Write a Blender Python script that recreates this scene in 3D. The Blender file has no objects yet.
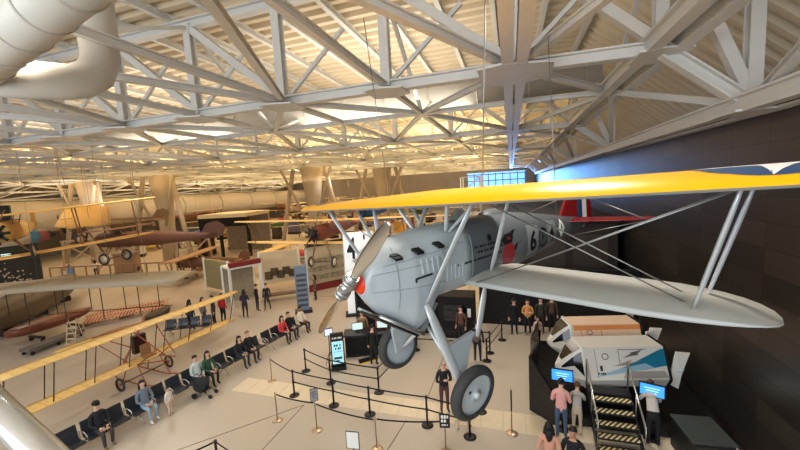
import bpy, bmesh, math, random
from mathutils import Vector as V, Matrix
PI = math.pi
rnd = random.Random(7)
scene = bpy.context.scene
COL = scene.collection
R_ = math.radians

# ------------------------------------------------------------------ camera
CAM_H = 7.5
FPX = 354.2
YAW, PITCH, ROLL = R_(17.645), R_(6.045), R_(3.216)
_f = V((-math.sin(YAW)*math.cos(PITCH), math.cos(YAW)*math.cos(PITCH), -math.sin(PITCH)))
_r0 = V((math.cos(YAW), math.sin(YAW), 0)); _d0 = _f.cross(_r0)
_r = _r0*math.cos(ROLL) + _d0*math.sin(ROLL)
_d = -_r0*math.sin(ROLL) + _d0*math.cos(ROLL)
CAM = V((0, 0, CAM_H))
cd = bpy.data.cameras.new('camera'); cam = bpy.data.objects.new('camera', cd); COL.objects.link(cam)
cd.sensor_width = 36; cd.lens = FPX/800*36; cd.clip_start = .05; cd.clip_end = 400
m = Matrix.Identity(4)
for i in range(3):
    m[i][0] = _r[i]; m[i][1] = -_d[i]; m[i][2] = -_f[i]
m.translation = CAM
cam.matrix_world = m
scene.camera = cam

def ray(x, y):
    return _r*((x-400)/FPX) + _d*((y-225)/FPX) + _f
def at(x, y, z=0.0):                     # the spot at height z seen in the photo at pixel x, y
    q = ray(x, y); return CAM + q*((z-CAM_H)/q.z)
def at_dist(x, y, dist):                 # spot along the sight line at a horizontal distance
    q = ray(x, y); return CAM + q*(dist/math.hypot(q.x, q.y))
def proj(p):
    q = V(p)-CAM; w = q.dot(_f); return (400+FPX*q.dot(_r)/w, 225+FPX*q.dot(_d)/w)

# ------------------------------------------------------------------ materials
MATS = {}
def mat(name, rgb, rough=.6, metal=0, var=0, scale=4, bump=0, emit=0, spec=.5, trans=0):
    if name in MATS: return MATS[name]
    mt = bpy.data.materials.new(name); mt.use_nodes = True
    nt = mt.node_tree; b = nt.nodes['Principled BSDF']
    c = tuple((v/255)**2.2 for v in rgb)+(1,)
    b.inputs['Base Color'].default_value = c
    b.inputs['Roughness'].default_value = rough; b.inputs['Metallic'].default_value = metal
    b.inputs['Specular IOR Level'].default_value = spec
    if trans: b.inputs['Transmission Weight'].default_value = trans
    if emit:
        b.inputs['Emission Color'].default_value = c; b.inputs['Emission Strength'].default_value = emit
    if var or bump:
        tc = nt.nodes.new('ShaderNodeTexCoord'); n = nt.nodes.new('ShaderNodeTexNoise')
        n.inputs['Scale'].default_value = scale; n.inputs['Detail'].default_value = 4
        nt.links.new(tc.outputs['Object'], n.inputs['Vector'])
        if var:
            mx = nt.nodes.new('ShaderNodeMix'); mx.data_type = 'RGBA'
            mx.inputs[6].default_value = tuple(v*(1-var) for v in c[:3])+(1,)
            mx.inputs[7].default_value = tuple(min(1, v*(1+var)) for v in c[:3])+(1,)
            nt.links.new(n.outputs['Fac'], mx.inputs[0]); nt.links.new(mx.outputs[2], b.inputs['Base Color'])
        if bump:
            bp = nt.nodes.new('ShaderNodeBump'); bp.inputs['Strength'].default_value = bump; bp.inputs['Distance'].default_value = .02
            nt.links.new(n.outputs['Fac'], bp.inputs['Height']); nt.links.new(bp.outputs['Normal'], b.inputs['Normal'])
    MATS[name] = mt
    return mt

# ------------------------------------------------------------------ mesh builder
def basis(d, up=V((0, 0, 1))):
    d = d.normalized()
    if abs(d.dot(up)) > .995: up = V((0, 1, 0)) if abs(d.y) < .9 else V((1, 0, 0))
    s = d.cross(up).normalized(); u = s.cross(d).normalized()
    return d, s, u
class MB:
    def __init__(self): self.v = []; self.f = []; self.m = []; self.s = []
    def add(self, vs, fs, mi=0, sm=False):
        o = len(self.v); self.v += [tuple(p) for p in vs]
        for f in fs: self.f.append([i+o for i in f]); self.m.append(mi); self.s.append(sm)
        return self
    def box(self, c, s, M=None, mi=0):
        c = V(c); h = V(s)/2
        vs = [V((x*h.x, y*h.y, z*h.z)) for x in (-1, 1) for y in (-1, 1) for z in (-1, 1)]
        if M is not None: vs = [M @ p for p in vs]
        return self.add([p+c for p in vs], [(0,1,3,2),(4,6,7,5),(0,4,5,1),(2,3,7,6),(0,2,6,4),(1,5,7,3)], mi)
    def bar(self, a, b, w, h=None, up=V((0,0,1)), mi=0):
        a = V(a); b = V(b); h = h or w; d, s, u = basis(b-a, up)
        vs = [p + s*(i*w/2) + u*(j*h/2) for p in (a, b) for i, j in ((-1,-1),(1,-1),(1,1),(-1,1))]
        return self.add(vs, [(3,2,1,0),(4,5,6,7),(0,1,5,4),(1,2,6,5),(2,3,7,6),(3,0,4,7)], mi)
    def ibeam(self, a, b, w, h, t=.04, up=V((0,0,1)), mi=0):
        a = V(a); b = V(b); d, s, u = basis(b-a, up)
        self.bar(a-u*(h/2), b-u*(h/2), w, t, up, mi); self.bar(a+u*(h/2), b+u*(h/2), w, t, up, mi); self.bar(a, b, t, h, up, mi); return self
    def ring(self, rings, caps=True, closed=True, mi=0, sm=True):
        n = len(rings[0]); vs = [p for r in rings for p in r]; fs = []
        k = n if closed else n-1
        for i in range(len(rings)-1):
            for j in range(k):
                fs.append((i*n+j, i*n+(j+1) % n, (i+1)*n+(j+1) % n, (i+1)*n+j))
        self.add(vs, fs, mi, sm)
        if caps and closed:
            o = len(self.v)-len(vs)
            self.f.append([o+i for i in range(n)][::-1]); self.m.append(mi); self.s.append(False)
            self.f.append([o+len(vs)-n+i for i in range(n)]); self.m.append(mi); self.s.append(False)
        return self
    def tube(self, pts, r, n=8, caps=True, mi=0, flat=1.0, up=V((0,0,1))):
        pts = [V(p) for p in pts]; rr = r if isinstance(r, (list, tuple)) else [r]*len(pts); rings = []
        for i, p in enumerate(pts):
            d = (pts[min(i+1, len(pts)-1)]-pts[max(i-1, 0)]); d, s, u = basis(d, up)
            rings.append([p + s*(math.cos(2*PI*k/n)*rr[i]) + u*(math.sin(2*PI*k/n)*rr[i]*flat) for k in range(n)])
        return self.ring(rings, caps, mi=mi)
    def lathe(self, prof, o=(0,0,0), ax=V((0,0,1)), n=20, mi=0, caps=True):
        o = V(o); d, s, u = basis(V(ax))
        rings = [[o + d*t + s*(math.cos(2*PI*k/n)*r) + u*(math.sin(2*PI*k/n)*r) for k in range(n)] for r, t in prof]
        return self.ring(rings, caps, mi=mi)
    def ell(self, c, r, M=None, n=12, mi=0):
        c = V(c); rings = []
        for i in range(1, n):
            t = PI*i/n; ring = []
            for k in range(n*2-4):
                a = 2*PI*k/(n*2-4)
                p = V((r[0]*math.sin(t)*math.cos(a), r[1]*math.sin(t)*math.sin(a), -r[2]*math.cos(t)))
                ring.append((M @ p if M is not None else p)+c)
            rings.append(ring)
        return self.ring(rings, True, mi=mi)
    def poly(self, pts, mi=0): return self.add(pts, [list(range(len(pts)))], mi)
    def prism(self, pts, off, mi=0):
        pts = [V(p) for p in pts]; off = V(off); n = len(pts)
        return self.add(pts+[p+off for p in pts], [list(range(n))[::-1], list(range(n, 2*n))]+[(i,(i+1) % n, n+(i+1) % n, n+i) for i in range(n)], mi)
    def build(self, name, mats, parent=None, fix=True):
        me = bpy.data.meshes.new(name); me.from_pydata(self.v, [], self.f)
        mats = mats if isinstance(mats, (list, tuple)) else [mats]
        for t in mats: me.materials.append(t)
        me.polygons.foreach_set('material_index', self.m); me.polygons.foreach_set('use_smooth', self.s)
        if fix:
            bm = bmesh.new(); bm.from_mesh(me); bmesh.ops.recalc_face_normals(bm, faces=bm.faces); bm.to_mesh(me); bm.free()
        me.update()
        o = bpy.data.objects.new(name, me); COL.objects.link(o)
        if parent is not None: o.parent = parent
        return o
def tag(o, label=None, cat=None, group=None, kind=None):
    if label: o['label'] = label
    if cat: o['category'] = cat
    if group: o['group'] = group
    if kind: o['kind'] = kind
    return o
def thing(name, label, cat, loc=(0,0,0), rz=0, group=None, M=None):
    o = bpy.data.objects.new(name, None); COL.objects.link(o); o.empty_display_size = .2
    if M is not None: o.matrix_world = M
    else: o.location = loc; o.rotation_euler = (0, 0, rz)
    return tag(o, label, cat, group)
def struct(name, mb, mt, parent=None, label=None):
    o = mb.build(name, mt, parent); o['kind'] = 'structure'
    if label: o['label'] = label
    return o
def dup(root, loc, rz=0, label=None, group=None):
    c = root.copy(); COL.objects.link(c); c.location = loc; c.rotation_euler = (0, 0, rz)
    if label: c['label'] = label
    if group: c['group'] = group
    for ch in list(root.children):
        d = ch.copy(); COL.objects.link(d); d.parent = c
        for g in list(ch.children):
            e = g.copy(); COL.objects.link(e); e.parent = d
    return c
def text_mesh(s, size, bold=0):
    cu = bpy.data.curves.new('t', 'FONT'); cu.body = s; cu.size = size; cu.align_x = 'CENTER'; cu.align_y = 'CENTER'
    cu.offset = bold; cu.resolution_u = 3
    ob = bpy.data.objects.new('t', cu); COL.objects.link(ob)
    dg = bpy.context.evaluated_depsgraph_get(); me = bpy.data.meshes.new_from_object(ob.evaluated_get(dg))
    vs = [v.co.copy() for v in me.vertices]; fs = [list(p.vertices) for p in me.polygons]
    bpy.data.objects.remove(ob); bpy.data.curves.remove(cu); bpy.data.meshes.remove(me)
    return vs, fs
def letters(mb, s, size, o, right, up, mi=0, bold=0, sx=1):
    vs, fs = text_mesh(s, size, bold)
    o = V(o); right = V(right).normalized(); up = V(up).normalized()
    return mb.add([o+right*(p.x*sx)+up*p.y for p in vs], fs, mi)

def wordbars(mb, o, right, up, w, h, mi=0, seed=1, n=None):      # a line of lettering too small to read: uneven dark dashes
    r = random.Random(seed); o = V(o); right = V(right).normalized(); up = V(up).normalized(); x = -w/2
    while x < w/2-h*.4:
        ln = min(w/2-x, h*r.choice((.5, .6, .6, .9, .4))); hh = h*r.choice((1, 1, .8))
        p = o+right*x; mb.add([p-up*hh/2, p+right*ln-up*hh/2, p+right*ln+up*hh/2, p+up*hh/2], [(0,1,2,3)], mi); x += ln+h*r.choice((.18, .18, .2, .6))
    return mb
# ------------------------------------------------------------------ setting
H3 = 3.0
XW = 5.72            # right wall
TW = CAM_H + 1.32    # its top
M_steel = mat('painted_steel', (212,210,204), .5, 0, .05, 2)
M_deck = mat('roof_deck', (214,198,170), .6, 0, .05, .7)
M_duct = mat('duct_paint', (186,180,168), .45, 0, .08, 1.2)

def floor_material():
    mt = mat('polished_floor', (190,177,160), .32, 0, .07, .35)
    nt = mt.node_tree; b = nt.nodes['Principled BSDF']
    tc = nt.nodes.new('ShaderNodeTexCoord'); n = nt.nodes.new('ShaderNodeTexNoise'); n.inputs['Scale'].default_value = 1.3
    r = nt.nodes.new('ShaderNodeMapRange'); r.inputs[3].default_value = .25; r.inputs[4].default_value = .45
    nt.links.new(tc.outputs['Object'], n.inputs['Vector']); nt.links.new(n.outputs['Fac'], r.inputs[0]); nt.links.new(r.outputs[0], b.inputs['Roughness'])
    return mt
struct('floor', MB().box((-33, 43, -.1), (82, 106, .2)), floor_material(), label='wide polished beige concrete floor of the hangar')
seam = MB()
for a, b in (((-13.5, 3.2), (-7.2, 10.2)), ((-7.2, 3), (-7.2, 10.2)), ((-3.9, 6), (-3.4, 10.2)), ((-3.0, 11.4), (-3.0, 40)), ((-14, 22), (4, 22))):
    seam.bar((a[0], a[1], .002), (b[0], b[1], .002), .03, .006)
struct('trim_1', seam, mat('floor_joint', (120,100,84), .8), label='thin dark joints in the concrete floor')
st = MB(); x = -10.6
while x < 5:
    st.box((x+.34, 10.85, .004), (.66, .95, .01)); x += .68
struct('trim_2', st, mat('strip_tile', (222,205,176), .35, 0, .05, 3), label='pale band of floor tiles crossing the concrete')

# right wall: dark panelled
def wall_mat():
    mt = mat('dark_wall_panel', (56,45,40), .36, .65)
    nt = mt.node_tree; b = nt.nodes['Principled BSDF']
    tc = nt.nodes.new('ShaderNodeTexCoord'); mp = nt.nodes.new('ShaderNodeMapping'); mp.inputs['Rotation'].default_value = (PI/2, 0, PI/2)
    nt.links.new(tc.outputs['Object'], mp.inputs[0])
    sep = nt.nodes.new('ShaderNodeSeparateXYZ'); cmb = nt.nodes.new('ShaderNodeCombineXYZ')
    nt.links.new(tc.outputs['Object'], sep.inputs[0]); nt.links.new(sep.outputs['Y'], cmb.inputs['X']); nt.links.new(sep.outputs['Z'], cmb.inputs['Y'])
    br = nt.nodes.new('ShaderNodeTexBrick'); br.offset = 0
    br.inputs['Color1'].default_value = (.088,.072,.063,1); br.inputs['Color2'].default_value = (.05,.041,.036,1); br.inputs['Mortar'].default_value = (.012,.01,.009,1)
    br.inputs['Scale'].default_value = 1; br.inputs['Brick Width'].default_value = 1.5; br.inputs['Row Height'].default_value = .62; br.inputs['Mortar Size'].default_value = .006
    nt.links.new(cmb.outputs[0], br.inputs['Vector']); nt.links.new(br.outputs['Color'], b.inputs['Base Color'])
    return mt
struct('wall_right', MB().box((XW+.15, 43, TW/2), (.3, 106, TW)), wall_mat(), label='tall dark brown metal panelled wall along the right side')
struct('baseboard_right', MB().box((XW-.02, 43, .08), (.04, 106, .16)), mat('black_base', (16,14,13), .5))
struct('trim_3', MB().box((XW-.03, 43, TW+.03), (.5, 106, .12)), mat('wall_cap', (40,34,30), .5), label='dark capping rail on top of the panelled wall')
# far left wall with the broad cream duct band, and the end wall
struct('wall_left', MB().box((-68.2, 43, 7), (.4, 106, 14)), mat('far_wall', (128,120,112), .8, 0, .2, .3))
struct('wall_back', MB().box((-33, 96.2, 7), (82, .4, 14)), mat('end_wall', (124,116,108), .8, 0, .15, .3))
bd = thing('ventilation_trunk', 'huge cream ventilation trunk running along the far side under the roof', 'duct', (-60, 43, 0))
bd_mb = MB(); bd_mb.tube([(0, -50, 6.3), (0, 52, 6.3)], 2.1, 20); bd_mb.build('duct_shell', mat('cream_trunk', (190,180,164), .7, 0, .08, .3), bd)
for yy in range(-46, 52, 9): MB().lathe([(2.1,0),(2.16,0),(2.16,.3),(2.1,.3)], (0, yy, 6.3), V((0,1,0)), 20, caps=False).build('duct_band', mat('cream_trunk_band', (170,160,144), .7), bd)

# blue lit opening in the end wall
wn = MB(); wn.box((-3.8, 95.95, 7.3), (14.6, .1, 5.6))
w1 = struct('window_1', wn, mat('blue_glow', (120,180,255), .5, emit=1.6), label='blue lit glazed opening in the far end wall')
wf = MB()
for i in range(9): wf.box((-11.0+i*1.8, 95.85, 7.3), (.16, .12, 5.2))
for z in (4.6, 6.2, 8.0, 9.6): wf.box((-3.8, 95.85, z), (14.6, .14, .18))
wf.build('window_frame', mat('dark_frame', (28,30,38), .5), w1)

# roof profile (x, z) of the bottom chords in metres; the deck runs H3 above
def zb(x):
    if x > 3.4: return 10.5 - (x-3.4)*.85
    if x < -52: return 10.5 - (-52-x)**1.25*.12
    return 10.5
def ztop(x): return zb(x) + H3*1.02
XS = [5.25, 3.45, .15] + [-3.45-3.6*i for i in range(17)]
YK = [10.35+11.85*k for k in range(7)]
YM = [10.35+11.85*k+4.35 for k in range(7)]
# corrugated deck
dk = MB(); xs = [9.5, 8, 6.6, 5.2, 3.4, 0, -10, -25, -44, -52, -60, -68.4]
prof = []; y = -8.0
while y < 96: prof += [(y, 0), (y+.1, .16), (y+.3, .16), (y+.4, 0)]; y += .62
dk.ring([[V((x, yy, ztop(x)+.35+dz)) for yy, dz in prof] for x in xs], False, False, sm=False)
struct('ceiling', dk, M_deck, label='cream corrugated metal roof deck high above the trusses').data
ordinal = ['nearest', 'second', 'third', 'fourth', 'fifth', 'sixth', 'seventh']
for k, Y in enumerate(YK):
    t = thing('roof_truss', 'pale painted roof truss spanning the hangar, %s from the viewer' % ordinal[k], 'roof truss', (0, Y, 0), 0, 'roof trusses'); t['kind'] = 'structure'
    c = MB(); c2 = MB()
    for a, b in zip(XS[:-1], XS[1:]):
        c.ibeam((a, 0, zb(a)), (b, 0, zb(b)), .3, .26, .05); c2.ibeam((a, 0, ztop(a)), (b, 0, ztop(b)), .3, .26, .05)
    c.build('bottom_chord', M_steel, t); c2.build('top_chord', M_steel, t)
    for j, x in enumerate(XS):
        MB().ibeam((x, 0, zb(x)), (x, 0, ztop(x)), .27, .24, .04, V((0,1,0))).build('vertical_web', M_steel, t)
        if j+1 < len(XS):
            n = XS[j+1]
            MB().bar((x, 0, zb(x)+.1), (n, 0, ztop(n)-.1), .22, .24).build('diagonal_web', M_steel, t)
            MB().bar((n, .18, zb(n)+.1), ((x*.62+n*.38), .18, zb(n)+H3*.66), .11).build('tie_rod', M_steel, t)
        if k < 4:
            w = .9 if j == 2 else .55
            MB().prism([(x-w, -w, 0), (x-w*.3, -w*1.2, 0), (x+w, -w*.8, 0), (x+w*1.1, w*.6, 0), (x+w*.2, w*1.1, 0), (x-w, w*.8, 0)], (0,0,.05)).build('gusset_plate', M_steel, t).location.z = zb(x)-.2
def brace_bay(k, y0, ym, y1, lab):
    t = thing('roof_bracing', lab, 'roof bracing', (0, 0, 0), 0, 'roof bracing bays'); t['kind'] = 'structure'
    for j, x in enumerate(XS):
        z = zb(x)
        if j == 2:
            for s in (-.17, .17): MB().ibeam((x+s, y0, z), (x+s, y1, z), .27, .34, .05).build('longitudinal_beam', M_steel, t)
        elif j < 2:
            for s in (-.3, .3): MB().ibeam((x+s, y0, z), (x+s, y1, z), .3, .34, .05).build('longitudinal_beam', M_steel, t)
        else:
            MB().ibeam((x, y0, z), (x, y1, z), .13, .16, .03).build('longitudinal_beam', M_steel, t)
        if 0 < j < len(XS)-1:
            MB().ibeam((x, ym, z), (XS[j+1], ym, zb(XS[j+1])), .2, .14, .03).build('cross_beam', M_steel, t)
        if j % 2 == 1:
            for q in (j-1, j+1):
                if 0 <= q < len(XS):
                    MB().ibeam((x, ym, z), (XS[q], y0, zb(XS[q])), .17, .15, .03).build('diagonal_brace', M_steel, t)
                    MB().ibeam((x, ym, z), (XS[q], y1, zb(XS[q])), .17, .15, .03).build('diagonal_brace', M_steel, t)
            MB().bar((x, ym, z), (x, y0, ztop(x)-.1), .12).build('inclined_strut', M_steel, t)
            MB().bar((x, ym, z), (x, y1, ztop(x)-.1), .12).build('inclined_strut', M_steel, t)
brace_bay(-1, YK[0]-11.85, YM[0]-11.85, YK[0], 'grid of pale roof beams directly overhead before the nearest truss')
for k in range(6):
    brace_bay(k, YK[k], YM[k], YK[k+1], 'grid of pale roof beams between the %s and %s trusses' % (ordinal[k], ordinal[k+1]))
for i in range(24):
    x = 4.9 - i*1.8
    if x < -40: break
    p = MB().ibeam((x, -6, ztop(x)+.25), (x, 95, ztop(x)+.25), .18, .22, .03)
    o = tag(p.build('roof_purlin', M_steel), 'long pale purlin running under the roof deck', 'purlin', 'roof purlins'); o['kind'] = 'structure'

# ducts
d1 = thing('air_duct', 'big round cream duct crossing the upper left corner', 'duct', (0,0,0))
qa, qb = at(0, 49, 9.75), at(52, 0, 9.75); qd = qb-qa
MB().tube([qa-qd*1.6, qb+qd*.8], .29, 24).build('duct_shell', M_duct, d1)
for i in range(9):
    q = (qa-qd*1.5).lerp(qb+qd*.7, i/8); MB().lathe([(.295,0),(.308,0),(.308,.03),(.295,.03)], q, qd, 24, caps=False).build('duct_seam', mat('duct_seam', (176,168,154), .5), d1)
d2 = thing('elbow_duct', 'round cream duct turning upwards with a wide elbow, behind the corner duct', 'duct', (0,0,0))
e0, e1 = at(-40, 76, 9.7), at(62, 82, 9.7); e2 = at(87, 86, 9.7); ed = (e2-e1).normalized()
MB().tube([e0, e1, e1+ed*.25+V((0,0,.06)), e1+ed*.5+V((0,0,.25)), e1+ed*.62+V((0,0,.55)), e1+ed*.66+V((0,0,3.9))], .31, 24, up=V((.6,-.8,0))).build('duct_shell', M_duct, d2)
d3 = thing('cross_duct', 'long round cream duct crossing behind the second row of roof beams', 'duct', (0,0,0))
MB().tube([(3.6, 17.2, 11.75), (-30, 17.2, 11.75)], .62, 24).build('duct_shell', M_duct, d3)
for i in range(15): MB().lathe([(.63,0),(.66,0),(.66,.06),(.63,.06)], (3-i*2.2, 17.2, 11.75), V((1,0,0)), 24, caps=False).build('duct_seam', MATS['duct_seam'], d3)
d4 = thing('far_duct', 'distant round duct between the fourth and fifth trusses', 'duct', (0,0,0))
MB().tube([(3, 50, 11.9), (-40, 50, 11.9)], .7, 16).build('duct_shell', M_duct, d4)

# ------------------------------------------------------------------ lights
def lamp(name, kind, loc, energy, color, size=None, direction=None, spot=None, sizey=None):
    l = bpy.data.lights.new(name, kind); l.energy = energy; l.color = color
    if kind == 'AREA':
        l.size = size
        if sizey: l.shape = 'RECTANGLE'; l.size_y = sizey
    elif size: l.shadow_soft_size = size
    if spot: l.spot_size = spot; l.spot_blend = .6
    o = bpy.data.objects.new(name, l); COL.objects.link(o); o.location = loc
    if direction: o.rotation_euler = V(direction).to_track_quat('-Z', 'Y').to_euler()
    return o
WARM = (1, .80, .55); NEU = (1, .93, .84); COOL = (.86, .93, 1)
for i, y in enumerate((16.5, 28, 40, 52, 64, 76, 88)):
    for x in (-6, -20, -36, -52):
        lamp('uplight_and_fill', 'AREA', (x, y, 8.9), (420 if i > 1 else 170) if i else 60, (1, .78, .44), 9, (0, 0, 1), sizey=6); lamp('uplight_and_fill', 'AREA', (x, y, 10.9), 1350 if i else 620, (1, .76, .40) if i else (1,.92,.8), 9, (0, 0, 1), sizey=6)  # lower row is added fill, standing in for floor bounce on the chords
for x in (-8, -20, -34, -50):
    for y in (4, 15, 27, 39, 51, 63, 77):
        lamp('downlight', 'SPOT', (x, y, 10.1), 1100 if y < 26 and x > -30 else 520, NEU, .5, (0, 0, -1), R_(150))
for y in (6, 16, 30): lamp('downlight', 'SPOT', (0.5, y, 10.1), 1000, NEU, .5, (-.1, 0, -1), R_(140))
lamp('skylight', 'AREA', (-6, -7, 9.0), 3000, COOL, 22, (-.05, 1, .15), sizey=7)
lamp('bluelight', 'AREA', (1, 86, 7.5), 5500, (.15, .42, 1), 6, (1, -.5, 0))
for y in (10, 30, 50, 70, 88): lamp('wall_fill', 'AREA', (-48, y, 8.5), 300, (1, .9, .76), 8, (-1, 0, -.15), sizey=4)  # added fill lamps to brighten the far left wall and trunk; no fixtures
for x in (-45, -25, -12): lamp('wall_fill', 'AREA', (x, 82, 9.0), 300, (1, .9, .76), 8, (0, 1, -.2), sizey=4)  # same added fill, aimed at the end wall
w = bpy.data.worlds.new('World'); scene.world = w; w.use_nodes = True
w.node_tree.nodes['Background'].inputs[0].default_value = (.9, .92, 1, 1); w.node_tree.nodes['Background'].inputs[1].default_value = .45
scene.view_settings.view_transform = 'Standard'; scene.view_settings.exposure = -.12
# ------------------------------------------------------------------ suspended biplane
def pl_matrix(pos, h, p, ro):
    fw = V((-math.sin(h)*math.cos(p), math.cos(h)*math.cos(p), math.sin(p))); lf = V((-math.cos(h), -math.sin(h), 0)); up = fw.cross(lf)
    c, s = math.cos(ro), math.sin(ro); l2 = c*lf + s*up; u2 = -s*lf + c*up
    M = Matrix.Identity(4)
    for i in range(3): M[i][0] = fw[i]; M[i][1] = l2[i]; M[i][2] = u2[i]
    M.translation = V(pos); return M
PM = pl_matrix((-2.039, 3.915, CAM_H-1.202), R_(146.355), R_(-.1), R_(2.23))
M_sil = mat('silver_dope', (178,187,190), .36, .2, .05, 2)
M_sil2 = mat('grey_dope', (186,184,174), .4, .2, .05, 2)
M_dk = mat('black_paint', (18,18,19), .5)
M_yel = mat('chrome_yellow', (248,178,8), .32, 0, .04, 2)
M_wingunder = mat('wing_grey', (168,170,164), .45, .05, .05, 2)
M_red = mat('signal_red', (232,62,22), .4)
M_dred = mat('tail_red', (122,22,28), .45)
M_blue = mat('insignia_blue', (38,70,110), .5)
M_white = mat('insignia_white', (238,238,232), .5)
M_chrome = mat('polished_metal', (225,222,214), .14, 1)
M_rub = mat('tyre_rubber', (58,58,56), .75, 0, .15, 30)
M_alu = mat('brushed_alu', (190,192,190), .3, .85)
M_glass = mat('clear_glass', (225,235,235), .05, 0, trans=.9)
M_strut = mat('strut_grey', (196,200,200), .35, .25)
M_wire = mat('wire_steel', (150,148,142), .35, .8)

plane = thing('biplane', 'silver grey biplane fighter with bright yellow upper wing hanging from the roof', 'airplane', M=PM)
# fuselage: rounded-box sections  x, half width, top, bottom, squareness
FS = [(-.235,.15,.16,-.16,2), (-.27,.19,.28,-.22,2), (-.34,.22,.42,-.32,2.1), (-.42,.26,.465,-.41,2.2), (-.55,.32,.50,-.55,2.3), (-.72,.385,.52,-.68,2.4), (-.86,.44,.53,-.79,2.5), (-.98,.445,.55,-.83,2.5),
      (-1.1,.45,.565,-.78,2.6), (-1.24,.455,.58,-.52,2.7), (-1.34,.46,.59,-.43,2.8), (-1.8,.46,.615,-.43,2.8), (-2.3,.46,.64,-.43,2.8), (-2.9,.43,.65,-.42,2.6), (-3.35,.405,.64,-.39,2.5),
      (-4.0,.345,.58,-.32,2.4), (-5.0,.25,.45,-.2,2.4), (-5.9,.15,.32,-.06,2.3), (-6.75,.05,.22,.05,2.2)]
def fs_at(x):
    for a, b in zip(FS[:-1], FS[1:]):
        if b[0] <= x <= a[0]:
            t = (x-a[0])/(b[0]-a[0]); return [a[i]+(b[i]-a[i])*t for i in range(5)]
    return FS[-1]
def fs_side(x, z):                        # half width of the fuselage at x, z
    _, hw, zt, zb_, e = fs_at(x); c = (zt+zb_)/2; h = (zt-zb_)/2
    return hw*max(0, 1-abs((z-c)/h)**e)**(1/e)
def fs_ring(x, n=40, grow=0):
    _, hw, zt, zb_, e = fs_at(x); c = (zt+zb_)/2; h = (zt-zb_)/2; r = []
    for k in range(n):
        a = 2*PI*k/n; ca, sa = math.cos(a), math.sin(a)
        r.append(V((x, (hw+grow)*math.copysign(abs(ca)**(2/e), ca), c+(h+grow)*math.copysign(abs(sa)**(2/e), sa))))
    return r
xsn = []
for a, b in zip(FS[:-1], FS[1:]):
    for i in range(3): xsn.append(a[0]+(b[0]-a[0])*i/3)
xsn.append(FS[-1][0])
fz = MB(); fz.ring([fs_ring(x) for x in xsn if x >= -1.96]+[fs_ring(-1.96)], True)
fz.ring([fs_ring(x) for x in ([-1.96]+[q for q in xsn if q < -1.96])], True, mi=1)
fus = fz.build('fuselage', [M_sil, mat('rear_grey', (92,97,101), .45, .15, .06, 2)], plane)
def side_strip(mb, pts, w, mi=0, off=.006, side=1):     # a thin raised line along the fuselage side
    P = [V((x, side*(fs_side(x, z)+off), z)) for x, z in pts]
    for a, b in zip(P[:-1], P[1:]): mb.bar(a, b, w, w, mi=mi)
for s in (1, -1):
    for ln in ([(-.3-.14*i, .1+.011*i) for i in range(8)], [(-.3-.15*i, -.12-.004*i) for i in range(8)], [(-.45-.15*i, .2+.016*i) for i in range(10)], [(-.62, -.38+.1*i) for i in range(9)], [(-1.32, -.38+.1*i) for i in range(9)], [(-1.96, -.38+.1*i) for i in range(9)]):
        pn = MB(); side_strip(pn, ln, .008, side=s); pn.build('panel_seam', mat('seam_grey', (140,150,154), .5), fus)
# louvres
for s in (1, -1):
    for i in range(6):
        x = -.98-.09*i; m_ = MB(); z0, z1 = .02+.0*i, .215
        a = V((x, s*(fs_side(x, z0)+.0), z0)); b = V((x, s*(fs_side(x, z1)), z1)); m_.bar(a, b, .035, .035, V((1,0,0))); m_.build('louver', M_sil, fus)
    for i in range(5):
        x = -1.42-.08*i; m_ = MB()
        m_.bar((x, s*fs_side(x, -.16), -.16), (x, s*fs_side(x, .05), .05), .03, .03, V((1,0,0))); m_.build('louver', M_sil, fus)
    for x in (-.62, -.93, -1.27):
        e = MB(); z = .275+.07*(-x-.62)/.65; y = fs_side(x, z)
        e.prism([(x+.065, s*(y-.02), z+.04), (x-.065, s*(y-.02), z+.04), (x-.085, s*(y+.07), z-.02), (x+.035, s*(y+.07), z-.02)], (0, 0, .03))
        e.bar((x+.07, s*(y+.004), z+.04), (x-.07, s*(y+.004), z+.04), .06, .012)
        e.build('exhaust_stack', M_dk, plane)
    st_ = MB(); side_strip(st_, [(-.84,-.02), (-1.12, -.0)], .022, side=s); side_strip(st_, [(-.84,-.02), (-.84, -.07)], .018, side=s); st_.build('step_handle', M_dk, fus)
# radiator opening under the nose
MB().lathe([(.145, 0), (.14, .02), (.1, .06), (.05, .065)], (-.25, 0, -.01), V((1,0,0)), 28).build('spinner_plate', M_red, plane)
rd = MB(); rd.prism([(-.36, .22, -.44), (-.36, -.22, -.44), (-.93, -.3, -.83), (-.93, .3, -.83)], (.02, 0, -.03)); rd.build('radiator_grille', M_dk, plane)
lip = MB(); lip.tube([(-.34, .25, -.42), (-.95, .36, -.82), (-1.0, 0, -.87), (-.95, -.36, -.82), (-.34, -.25, -.42)], .022, 8); lip.build('radiator_lip', M_alu, plane)
rs = MB(); rs.prism([(-1.0,.30,-.8), (-1.0,-.30,-.8), (-1.26,-.34,-.45), (-1.26,.34,-.45)], (-.03,0,-.03)); rs.build('radiator_outlet', mat('outlet_grey', (118,122,122), .5, .1, .15, 8), plane)
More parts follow.
